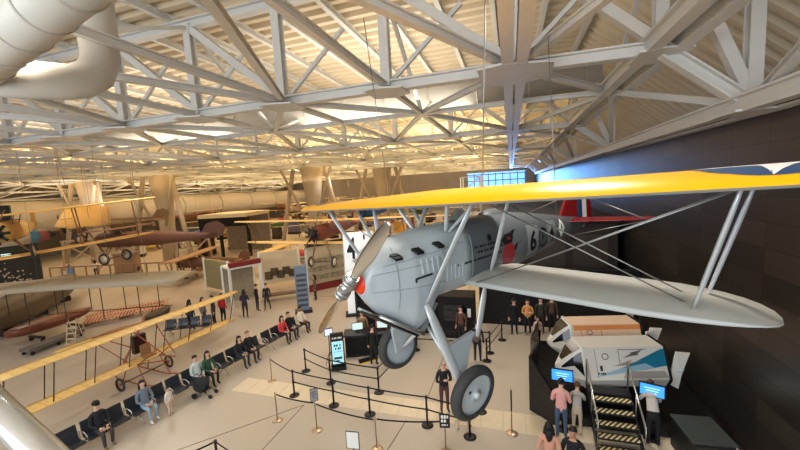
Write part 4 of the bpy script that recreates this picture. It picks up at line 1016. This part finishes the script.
# yellow pusher with uncovered booms on the floor behind the benches
M_doped = mat('doped_yellow', (220,182,110), .55, 0, .14, 4); M_spruce = mat('red_spruce', (150,84,56), .55, 0, .15, 8)
pu = thing('pusher_biplane', 'early yellow pusher biplane with open reddish booms on the floor beside the benches', 'airplane', (-15.0, 10.35, 0), R_(-4.5))
for z, nm, xo in ((2.42, 'upper_wing', .35), (.86, 'lower_wing', -.1)):
    mb = MB(); simple_wing(mb, xo, .85, 0, -4.6, 4.7, z, .1, .07); w = mb.build(nm, M_doped, pu)
    for i in range(24):
        y = -4.5+i*.395; MB().bar((xo+.42, y, z+.058), (xo-.36, y, z+.03), .025, .012).build('wing_rib', mat('rib_tan', (206,164,92), .6), w)
for y in (-4.3, -3.1, -1.9, -.7, .7, 1.9, 3.1, 4.3):
    for dx in (.3, -.28): MB().tube([(.35+dx, y, 2.42), (-.1+dx, y, .9)], .02, 6).build('strut', mat('dark_strut', (70,50,38), .6), pu)
for y in (-.45, .45):
    for s, nm, z0, z1 in ((1, 'front_boom', 2.3, 1.3), (1, 'front_boom', .9, 1.15), (-1, 'rear_boom', 2.35, 1.5), (-1, 'rear_boom', .9, 1.35)): MB().tube([(.3*s, y, z0), ((1.75 if s > 0 else 3.2)*s, y*.35, z1)], .024, 6).build(nm, M_spruce, pu)
    MB().tube([(1.6, y*1.1, .22), (.6, y*1.1, .06), (-1.1, y*1.1, .1), (-1.5, y, .3)], .03, 6).build('skid', M_spruce, pu)
    for a, b in (((.3, y, .9), (.8, y*1.1, .1)), ((-.3, y, .9), (-.7, y*1.1, .1)), ((.35, y, .9), (1.4, y*.7, 1.6))): MB().tube([a, b], .022, 6).build('gear_strut', M_spruce, pu)
for y in (-1.0, 1.0):
    w = MB(); w.lathe([(.2,-.03), (.26,-.035), (.28,0), (.26,.035), (.2,.03)], (0, y, .28), V((0,1,0)), 22, caps=False); wo = w.build('wheel', M_rub, pu)
    w = MB(); w.lathe([(.03,-.05),(.03,.05)], (0, y, .28), V((0,1,0)), 8)
    for k in range(12): a = 2*PI*k/12; w.tube([(0, y, .28), (.21*math.cos(a), y, .28+.21*math.sin(a))], .006, 4)
    w.build('spokes', M_spruce, wo)
MB().tube([(0,-1.0,.28), (0,1.0,.28)], .022, 6).build('axle', M_blk, pu)
MB().box((-.2, 0, 1.55), (.22, .5, .75)).build('radiator', mat('radiator_dark', (56,30,26), .5), pu)
MB().box((.35, 0, 1.1), (.35, .4, .06)).build('seat', mat('seat_tan', (150,110,72), .6), pu); MB().box((.18, 0, 1.35), (.05, .4, .45)).build('seat_back', MATS['seat_tan'], pu)
mb = MB(); simple_wing(mb, -3.2, .7, 0, -1.5, 1.5, 1.45, .1, .03); mb.build('tailplane', M_doped, pu)
pb = MB()
for s in (1, -1): pb.tube([(-.6, 0, 1.5), (-.6, s*.4, 1.5+s*.6), (-.6, s*.6, 1.5+s*.95)], [.05,.1,.04], 6, flat=.3)
pb.build('propeller', M_spruce, pu)

# pale wing hanging over the floor, dark hull, mahogany boat, wing skeleton, float
gl = thing('glider_wing', 'long pale fabric wing hanging low over the left side of the hall', 'airplane', (0,0,0))
a_, b_ = at(-40, 293, 3.4), at(186, 277, 3.4); d = (b_-a_); n_ = V((-d.y, d.x, 0)).normalized()
rows = []
for i in range(13):
    q = i/12; c = 3.1*(1 if q < .96 else 1-(q-.96)*5); p = a_+d*q+V((0,0,.12*math.sin(q*PI)))
    rows.append([p+n_*(c*.5-u*c)+V((0,0,w)) for u, w in ((0,0),(.06,.08),(.3,.15),(.65,.1),(1,0),(.5,.03),(.06,-.03))])
MB().ring(rows).build('wing_skin', mat('pale_linen', (166,156,134), .7, 0, .08, 1.5), gl)
for q in (.12, .34, .5, .66, .82):
    p = a_+d*q
    for o_ in (.8, -.8): MB().tube([p+n_*o_+V((0,0,.05)), p+n_*o_+V((0,0,-1.7))], .022, 6).build('strut', mat('dark_strut', (70,50,38), .6), gl)
    MB().tube([p+V((0,0,.1)), p+V((0,0,7))], .01, 5).build('hanging_cable', M_wire, gl)
a0, a1 = a_+V((0,0,-1.7)), b_-d*.12+V((0,0,-1.7)); MB().tube([a0+n_*.8, a1+n_*.8], .025, 6).build('lower_rail', mat('dark_strut', (70,50,38), .6), gl)
def hull(name, label, cat, p, q, r, h, mt_, z=0, flat=True):
    t = thing(name, label, cat, (0,0,0)); d = (q-p); n = V((-d.y, d.x, 0)).normalized(); rows = []
    for i in range(15):
        u = i/14; k = math.sin(PI*min(1, .04+u*.96))**.6 if u > .5 else (math.sin(PI*(u+.02)))**.45; w = r*max(.06, k); c = p+d*u+V((0,0,z+h*.5))
        rows.append([c+n*(w*math.copysign(abs(math.cos(a))**.8, math.cos(a)))+V((0,0,h*.5*max(.12,k)**.5*math.sin(a)*(1 if math.sin(a) < 0 or not flat else .6))) for a in [2*PI*j/16 for j in range(16)]])
    MB().ring(rows).build('hull', mt_, t); return t, p, q, n
t, p, q, n = hull('flying_boat_hull', 'big dark brown flying boat hull resting under the pale wing at the left edge', 'airplane', at(-25, 352, 0), at(78, 292, 0), 1.3, 2.3, mat('hull_dark', (84,70,54), .45, 0, .2, 2), .25)
for u in (.2, .5, .78): c = p.lerp(q, u); MB().box((c.x, c.y, .2), (1.2, .5, .4)).build('cradle', M_blk, t)
t, p, q, n = hull('mahogany_hull', 'reddish mahogany boat hull on a wheeled dolly left of the yellow pusher', 'boat hull', at(8, 346, .3), at(92, 318, .3), .75, .8, mat('mahogany', (112,60,42), .35, 0, .2, 4), .25)
for u in (.3, .75):
    c = p.lerp(q, u); dl = MB(); dl.box((c.x, c.y, .28), (1.3, .12, .1)); dl.build('dolly_beam', M_blk, t)
    for s in (-.5, .5): MB().lathe([(.1,-.03),(.12,0),(.1,.03)], (c.x+s, c.y, .12), V((1,0,0)), 12).build('caster', M_blk, t)
dl = thing('dolly', 'long low dark transport dolly beside the mahogany hull', 'dolly', (0,0,0)); c0, c1 = at(24, 351, .3), at(80, 330, .3)
MB().bar(c0, c1, .7, .16).build('platform', mat('dolly_grey', (110,100,92), .6), dl); dn = V((-(c1-c0).y, (c1-c0).x, 0)).normalized()
for u in (.06, .5, .94):
    for s in (-.28, .28): c = c0.lerp(c1, u)+dn*s; MB().lathe([(.08,-.03),(.11,0),(.08,.03)], (c.x, c.y, .11), dn, 12).build('caster', M_blk, dl)
sk_ = thing('wing_skeleton', 'uncovered wing skeleton of copper coloured ribs laid flat on the floor', 'wing frame', (0,0,0))
c0, c1 = at(84, 320, .35), at(165, 304, .35); d = c1-c0; n_ = V((-d.y, d.x, 0)).normalized(); M_cop = mat('copper_rib', (206,146,116), .5, 0, .15, 6)
for s in (-.8, 0, .8): MB().bar(c0+n_*s, c1+n_*s, .06, .08).build('spar', mat('spar_wood', (150,96,68), .6), sk_)
for i in range(26): c = c0+d*(i/25); MB().bar(c-n_*1.05+V((0,0,.0)), c+n_*1.05+d.normalized()*.25+V((0,0,.12)), .09, .05).build('rib', M_cop, sk_)
for u in (.1, .5, .9): c = c0+d*u; MB().box((c.x, c.y, .16), (.2, .9, .32)).build('trestle', mat('trestle', (120,96,76), .7), sk_)
hull('seaplane_float', 'short dark rounded float lying past the end of the wing skeleton', 'float', at(145, 326, .0), at(170, 312, .0), .45, .7, mat('float_dark', (60,48,42), .5), 0)
la = at(76, 345, 0); lt = thing('step_ladder', 'small pale step ladder standing behind the yellow wing', 'ladder', (la.x, la.y, 0), .4)
for s in (-.22, .22): MB().tube([(s, -.35, 0), (s, 0, 1.5)], .025, 6).build('rail', mat('ladder_tan', (214,192,156), .6), lt); MB().tube([(s, .35, 0), (s, 0, 1.5)], .02, 6).build('rear_leg', MATS['ladder_tan'], lt)
for i in range(5): MB().box((0, -.35+.07*(i+.5), .28*(i+.6)), (.46, .14, .03)).build('step', MATS['ladder_tan'], lt)

# golden biplane and the dark theatre at the far left
def put(px, py, z): return at(px, py, z)
def face_cam(p): return math.atan2(CAM.y-p.y, CAM.x-p.x)
q = at_dist(14, 226, 26); old_plane('golden_biplane', 'golden yellow biplane with broad wings hanging at the far left', (q.x, q.y, q.z-1.6), R_(-35), 12, 2.2, 2.0, 9, (206,166,96), (242,190,104), 1.4, hung=4, rx=R_(4))
q = at_dist(102, 222, 37); old_plane('gold_monoplane', 'gold winged monoplane hanging right of the golden biplane', (q.x, q.y, 4.7), R_(236), 9, 3.0, 1.5, 6.5, (150,120,84), (240,186,100), 1.3, mono=True, frame=True, hung=4, rx=R_(-9))
q = at_dist(138, 237, 28); old_plane('brown_monoplane', 'dark brown open-framed fuselage airplane with its nose to the left', (q.x, q.y, q.z-1.6), R_(192), 5, 1.2, 1.5, 8.4, (104,66,46), (112,76,54), 1.5, mono=True, radial=False, tail=(90,56,42), hung=4)
q = at_dist(319, 240, 24); old_plane('radial_biplane', 'brown biplane with black radial engine and long cream wings, seen just left of the propeller', (q.x+.4, q.y+1.0, CAM_H-4.9), R_(-88), 13.4, 1.3, 1.6, 7.5, (118,62,44), (240,202,124), 2.3, hung=2.6, tail=(206,140,70), bays=1)
q = at_dist(366, 213, 44); old_plane('blue_biplane', 'blue biplane glimpsed under the starboard wing of the silver fighter', (q.x, q.y, q.z-1.4), R_(255), 10, 1.8, 1.5, 6.5, (36,84,140), (60,110,160), 1.3, hung=4)
old_plane('trainer_biplane', 'tan and brown biplane parked deep in the hall behind the railing', (at(205, 276, 0).x, at(205, 276, 0).y, 0), R_(200), 9, 1.4, 1.5, 6.5, (120,84,60), (170,130,92), 1.4)
kinds = [((198,70,60),(230,190,120)), ((214,206,196),(216,206,192)), ((70,96,60),(120,130,90)), ((220,176,60),(236,190,70)), ((104,110,118),(170,172,174)), ((130,84,60),(206,170,120)), ((60,84,130),(190,186,176)), ((210,190,160),(232,210,170))]
colr = ['red and cream', 'pale grey', 'olive green', 'bright yellow', 'steel grey', 'brown and tan', 'blue and grey', 'cream']
COLS = [at(px, py, 0) for px, py in ((172, 262), (318, 252), (100, 262), (386, 240))]
rows_w = ['first', 'second', 'third', 'fourth', 'fifth', 'sixth']; cols_w = ['right', 'middle right', 'middle', 'middle left', 'left']; n_air = 0
for ri, y in enumerate((31, 41, 51, 61, 71, 82)):
    for ci, x in enumerate((-11, -22, -33, -44, -55)):
        xx = x+rnd.uniform(-.6, .6); yy = y+rnd.uniform(-.6, .6)
        if min(math.hypot(xx-c.x, yy-c.y) for c in COLS) < 7 or (ri == 0 and ci != 1) or (ri == 1 and ci == 2): continue
        f_, w_ = kinds[n_air % 8]
        old_plane('parked_airplane', '%s airplane parked deep in the hall, %s row, %s' % (colr[n_air % 8], rows_w[ri], cols_w[ci]), (xx, yy, 0), rnd.uniform(0, 6.2), 7.6, 1.4, 1.5, 6.4, f_, w_, 1.4, mono=n_air % 3 == 1, group='airplanes far back in the hall', bays=1)
        if (ri+ci) % 2 == 0 and ci < 4:
            f2, w2 = kinds[(n_air+3) % 8]
            old_plane('hanging_airplane', '%s airplane hanging deep in the hall, over the %s row, %s' % (colr[(n_air+3) % 8], rows_w[ri], cols_w[ci]), (xx, yy, 3.6), rnd.uniform(0, 6.2), 9, 1.5, 1.5, 7, f2, w2, 1.4, mono=n_air % 2 == 1, hung=3.5, group='airplanes hanging far back in the hall', bays=1)
        n_air += 1
# dark theatre with speckled wall
tb = thing('dark_theatre', 'dark theatre block with speckled wall at the left edge', 'building', (0,0,0)); q = at(44, 283, 0)
T0 = V((q.x, q.y, 0)); tv = (at(-60, 300, 0)-T0); tv.z = 0; tv = tv.normalized(); tn = V((-tv.y, tv.x, 0)); tn = tn if tn.dot(CAM-T0) < 0 else -tn; tn.z = 0
M_thr = mat('theatre_dark', (44,46,44), .7)
MB().prism([T0, T0+tv*14, T0+tv*14+tn*6, T0+tn*6], (0,0,4.7)).build('wall_block', M_thr, tb)
MB().prism([T0+tv*-.3+tn*-.3+V((0,0,4.7)), T0+tv*14+tn*-.3+V((0,0,4.7)), T0+tv*14+tn*6+V((0,0,4.7)), T0+tn*6+V((0,0,4.7))], (0,0,.35)).build('roof_edge', mat('theatre_roof', (132,124,112), .7), tb)
U0 = T0+tn*.8; MB().prism([U0+tv*1.5+V((0,0,5.1)), U0+tv*14+V((0,0,5.1)), U0+tv*14+tn*3+V((0,0,5.1)), U0+tv*1.5+tn*3+V((0,0,5.1))], (0,0,2.8)).build('upper_block', mat('theatre_green', (46,54,48), .7), tb)
dots = MB()
for i in range(150):
    u = .8+rnd.random()*11; z = .5+abs(rnd.gauss(0, .8)); p = T0+tv*u-tn*.03+V((0,0,min(z, 2.6)))
    s_ = .05+rnd.random()*.05; dots.add([p-tv*s_, p+V((0,0,-s_)), p+tv*s_, p+V((0,0,s_))], [(0,1,2,3)])
o = dots.build('speckles', mat('speckle', (220,200,180), .6), tb); o['kind'] = 'stuff'
MB().box(T0+tv*2.2-tn*.05+V((0,0,3.2)), (.5,.5,.25)).build('exit_light', mat('exit_glow', (200,240,225), .4, emit=2), tb)
# airliner-like hull in white, blue and red stripes
q = at_dist(28, 237, 34); st = thing('striped_tail', 'pale airplane nose with blue and red bands under the golden wing', 'airplane', (q.x, q.y, q.z), face_cam(q)+1.9); st.scale = (.42,.42,.42)
for x0, x1, r0, r1, mm in ((-4,0,1.1,1.1,mat('pale_skin', (214,200,178), .5)), (0,1.1,1.1,1.02,mat('band_blue', (84,132,150), .5)), (1.1,2.4,1.02,.72,mat('band_red', (158,84,78), .5)), (2.4,3.4,.72,.2,mat('nose_navy', (50,46,70), .5))):
    MB().lathe([(r0, x0), (r1, x1)], (0,0,0), V((1,0,0)), 18).build('hull_section', mm, st)
for x in (-3, 1): MB().tube([(x,0,.9),(x,0,4.8)], .012, 5).build('hanging_cable', M_wire, st)

# tree columns
M_col = mat('column_cream', (178,162,140), .6, 0, .06, 1)
for px, py, lab in ((172, 262, 'cream round column with inclined struts, left one'), (318, 252, 'cream round column with inclined struts, behind the radial engined biplane'), (100, 262, 'slim cream column behind the gold monoplane'), (386, 240, 'cream column partly hidden by the silver nose')):
    q = at(px, py, 0); t = thing('roof_column', lab, 'column', (q.x, q.y, 0)); t['kind'] = 'structure'
    MB().lathe([(.85,0), (.82,4.5), (.95,7.0), (1.4,10.6)], n=20).build('column_shaft', M_col, t)
    for s in (-1, 1):
        MB().tube([(s*4.6,-1,0), (s*2.2,-.6,10.4)], .26, 10).build('inclined_strut', M_col, t)
        MB().tube([(s*.9,-.9,4.6), (s*3.4,-1.4,10.4)], .16, 8).build('branch_strut', M_col, t)
# railing with cross braces along the raised floor
rl = thing('floor_railing', 'long brown railing with posts crossing behind the pale wing', 'railing', (0,0,0)); c0, c1 = at(52, 284, 0), at(222, 276, 0); d = c1-c0
M_rl = mat('rail_brown', (150,116,86), .6)
MB().bar(c0+V((0,0,1.6)), c1+V((0,0,1.6)), .14, .12).build('top_rail', M_rl, rl)
for i in range(15): c = c0+d*(i/14); MB().bar(c, c+V((0,0,1.55)), .1, .1).build('post', M_rl, rl)
for i, (px, py) in enumerate(((84, 268), (118, 270), (196, 268))):
    q = at(px, py, 0); t = thing('trestle_frame', 'pale timber trestle frame with crossed braces, %s' % ['under the golden wing','under the brown airplane','right of the left column'][i], 'frame', (q.x, q.y, 0), face_cam(q)+PI/2)
    for s in (-1, 1):
        MB().bar((s*1.7, 0, 0), (s*1.5, 0, 3.4), .24).build('post', M_col, t); MB().bar((s*1.7, .02, .3), (-s*1.5, .02, 3.2), .16).build('cross_brace', M_col, t)
    MB().bar((-1.7, 0, 3.4), (1.7, 0, 3.4), .2).build('beam', M_col, t)

# display booths and boards
def board(name, label, cat, px0, px1, py, z0, z1, mt_, top=None, th=.25, frame_=None):
    a, b = at(px0, py[0], 0), at(px1, py[1], 0); t = thing(name, label, cat, (0,0,0)); d = (b-a).normalized(); n = V((-d.y, d.x, 0))
    MB().prism([a+V((0,0,z0)), b+V((0,0,z0)), b+n*th+V((0,0,z0)), a+n*th+V((0,0,z0))], (0,0,z1-z0)).build('panel', mt_, t)
    for p in (a, b): MB().bar(p, p+V((0,0,z1+.1)), .14).build('post', frame_ or M_white, t)
    if top: MB().prism([a-n*.12+V((0,0,z1)), b-n*.12+V((0,0,z1)), b+n*.15+V((0,0,z1)), a+n*.15+V((0,0,z1))], (0,0,.32)).build('header', top, t)
    return t, a, b, d, n
M_crm = mat('board_cream', (214,198,164), .6, 0, .05, 2); M_mar = mat('maroon', (130,40,40), .5)
t, a, b, d, n = board('exhibit_booth', 'open white booth frame with a maroon header, people standing in front', 'booth', 233, 264, (308, 300), 2.6, 2.75, M_white, M_mar, 1.6)
for p in (a+n*1.6, b+n*1.6): MB().bar(p, p+V((0,0,2.7)), .12).build('post', M_white, t)
MB().prism([a+n*1.55, b+n*1.55, b+n*1.6, a+n*1.6], (0,0,2.6)).build('back_panel', mat('booth_mural', (150,140,120), .6, 0, .4, 6), t)
t, a, b, d, n = board('cream_board', 'wide cream display board with small dark objects, right of the maroon booth', 'display board', 262, 301, (290, 284), .4, 3.0, M_crm)
L = (b-a).length
for i in range(5): MB().box(a.lerp(b, .2+.15*i)-n*.06+V((0,0,1.1+.25*(i % 2))), (.5,.3,.6)).build('exhibit_item', mat('item_brown', (90,76,62), .7), t)
t, a, b, d, n = board('timeline_board', 'long cream display board with rows of captions, dark header and maroon base', 'display board', 309, 346, (292, 284), .5, 3.4, M_crm, mat('header_brown', (60,46,42), .6))
MB().prism([a-n*.15, b-n*.15, b+n*.3, a+n*.3], (0,0,.45)).build('base', M_mar, t)
for r in range(3):
    for i in range(6): MB().box(a.lerp(b, .13+.148*i)-n*.03+V((0,0,1.0+.65*r)), (.42,.42,.3)).build('caption_plate', mat('caption_grey', (172,158,132), .6), t)
t, a, b, d, n = board('green_board', 'dull green display panel left of the maroon booth', 'display board', 207, 231, (290, 296), .3, 2.6, mat('board_green', (150,140,104), .6))
qn = at_dist(357.5, 232, 21)
for nm, lab, px, py, h, w, mm in (('info_column', 'tall blue-grey information column behind the last benches', 304, 312, 3.0, .75, mat('blue_grey', (110,124,140), .5)), ('number_panel', 'white panel with a large black number four, behind the propeller blade', 360, 293, qn.z, 1.75, mat('panel_white_glow', (240,242,244), .5, emit=.25))):  # number panel is given a faint glow to look brighter, not a lamp
    q = at(px, py, 0) if nm == 'info_column' else V((qn.x, qn.y, 0)); t = thing(nm, lab, 'display panel', (q.x, q.y, 0), face_cam(q)+PI/2)
    MB().box((0, 0, h/2), (w, .3, h)).build('panel', mm, t); MB().box((0, 0, .08), (w+.3, .7, .16)).build('foot', M_blk, t)
    mb = MB()
    if nm == 'number_panel': letters(mb, '4', 1.7, (-.42, -.16, h-1.0), (1,0,0), (0,0,1), bold=.05, sx=.6); mb.box((.35,-.16,h-.3), (.1,.01,.3)); mb.build('number', M_dk, t)
    else:
        for i in range(7): mb.box((0, -.16, .5+i*.32), (.6, .01, .16))
        mb.build('caption_bars', mat('caption_dark', (66,70,78), .6), t)
# black-fronted pavilion with pale roof
q0, q1 = at(205, 258, 0), at(252, 256, 0); t = thing('exhibit_pavilion', 'low pavilion with pale roof slab and dark open front beyond the display boards', 'building', (0,0,0)); d = (q1-q0).normalized(); n = V((-d.y, d.x, 0))
MB().prism([q0-n*.6, q1-n*.6, q1+n*6, q0+n*6], (0,0,.45)).build('roof_slab', M_crm, t).location.z = 5.0
MB().prism([q0-n*.5, q1-n*.5, q1-n*.3, q0-n*.3], (0,0,1.1)).build('fascia', M_part, t).location.z = 3.9
MB().prism([q0+n*5.6, q1+n*5.6, q1+n*6, q0+n*6], (0,0,5.0)).build('back_panel', mat('pav_grey', (150,138,126), .7, 0, .25, 2), t)
for u in (0, .4, .98): p = q0.lerp(q1, u); MB().bar(p, p+V((0,0,5)), .3).build('post', M_part, t)
# display cases and crates deep in the hall
cols = [((200,186,160),'cream'), ((70,62,58),'dark'), ((150,120,92),'tan'), ((110,60,50),'maroon'), ((220,214,204),'white'), ((96,90,120),'violet-grey'), ((226,170,50),'yellow')]
for i in range(44):
    gx = [-16.5, -27.5, -38.5, -49.5][i % 4]; gy = [26.5, 31, 36, 41, 46, 51, 56, 61, 66, 71, 76][(i//4) % 11]; x = gx+rnd.uniform(-.5, .5); y = gy+rnd.uniform(-.5, .5)
    if min(math.hypot(x-c_.x, y-c_.y) for c_ in COLS) < 3.2 and i != 5: continue
    if (-36 < x < -22 and y < 48 or x < -44 and y < 34) and i != 5: continue
    if i == 5: x, y = at(352, 276, 0).x, at(352, 276, 0).y
    c, cn = cols[i % 7] if i != 5 else cols[6]; h = .9+rnd.random()*1.3; w = 1.2+rnd.random()*1.2
    t = thing('display_case', '%s display case standing deep in the hall among the airplanes' % cn, 'display case', (x, y, 0), rnd.random()*PI, 'distant %s display cases' % cn)
    MB().box((0, 0, .2), (w, 1.0, .4)).build('plinth', M_blk, t); MB().box((0, 0, .4+h/2), (w*.94, .9, h)).build('case_body', mat('case_'+cn.replace('-', '_'), c, .5, 0, .15, 2), t); MB().box((0, 0, .44+h), (w, 1.0, .08)).build('case_lid', mat('lid_grey', (120,112,104), .5), t)
# people farther back on the floor
fp = [(97, 277, 'person in a white top and black trousers walking under the pale wing', (226,222,214), (30,30,34), 'walk'), (192, 330, 'person in a dark top seen through the right end of the yellow wing', (60,62,74), (40,40,48), 'stand'),
      (205, 327, 'person in grey behind the yellow wing tip, beside the dark top', (130,124,120), (50,48,50), 'stand'), (215, 325, 'person in a navy coat behind the yellow wing tip', (40,42,56), (40,40,44), 'stand'), (224, 322, 'person in a bright red coat behind the yellow wing tip', (200,40,44), (36,34,38), 'stand'),
      (246, 318, 'person in dark purple standing in front of the maroon booth, left one', (56,44,66), (36,36,40), 'phone'), (258, 311, 'person in a black jacket in front of the maroon booth, middle one', (26,26,30), (60,58,60), 'stand'), (268, 310, 'person in a black coat in front of the maroon booth, right one', (32,32,38), (70,64,62), 'walk'),
      (316, 300, 'distant person in brown beside the cream display board', (120,90,70), (50,46,46), 'stand'), (72, 283, 'distant person in pale blue by the dark theatre', (110,160,214), (60,90,140), 'stand'), (141, 286, 'distant person in tan behind the railing', (170,140,110), (60,56,56), 'stand')]
for px, py, lab, tp, lg, po in fp:
    q = at(px, py, 0); person(q.x, q.y, rnd.random()*6, lab, po, top=tp, legs=lg, hair=(46,34,28), hk=rnd.choice(['short','long']))
q = at(212, 331, 0); mb_ = bench_d = dup(bench0, (q.x, q.y, 0), face_cam(q)-PI/2-.3, 'black four-seat bench with pale frame by the yellow wing tip, apart from the row')
q = at(283, 299, 0); t = thing('floor_bench', 'long flat brown bench on the floor right of the maroon booth', 'bench', (q.x, q.y, 0), R_(35))
MB().box((0,0,.42), (2.6,.6,.12)).build('seat', mat('bench_brown', (110,86,66), .6), t)
for s in (-1, 1): MB().box((s, 0, .18), (.12, .5, .36)).build('leg', M_blk, t)
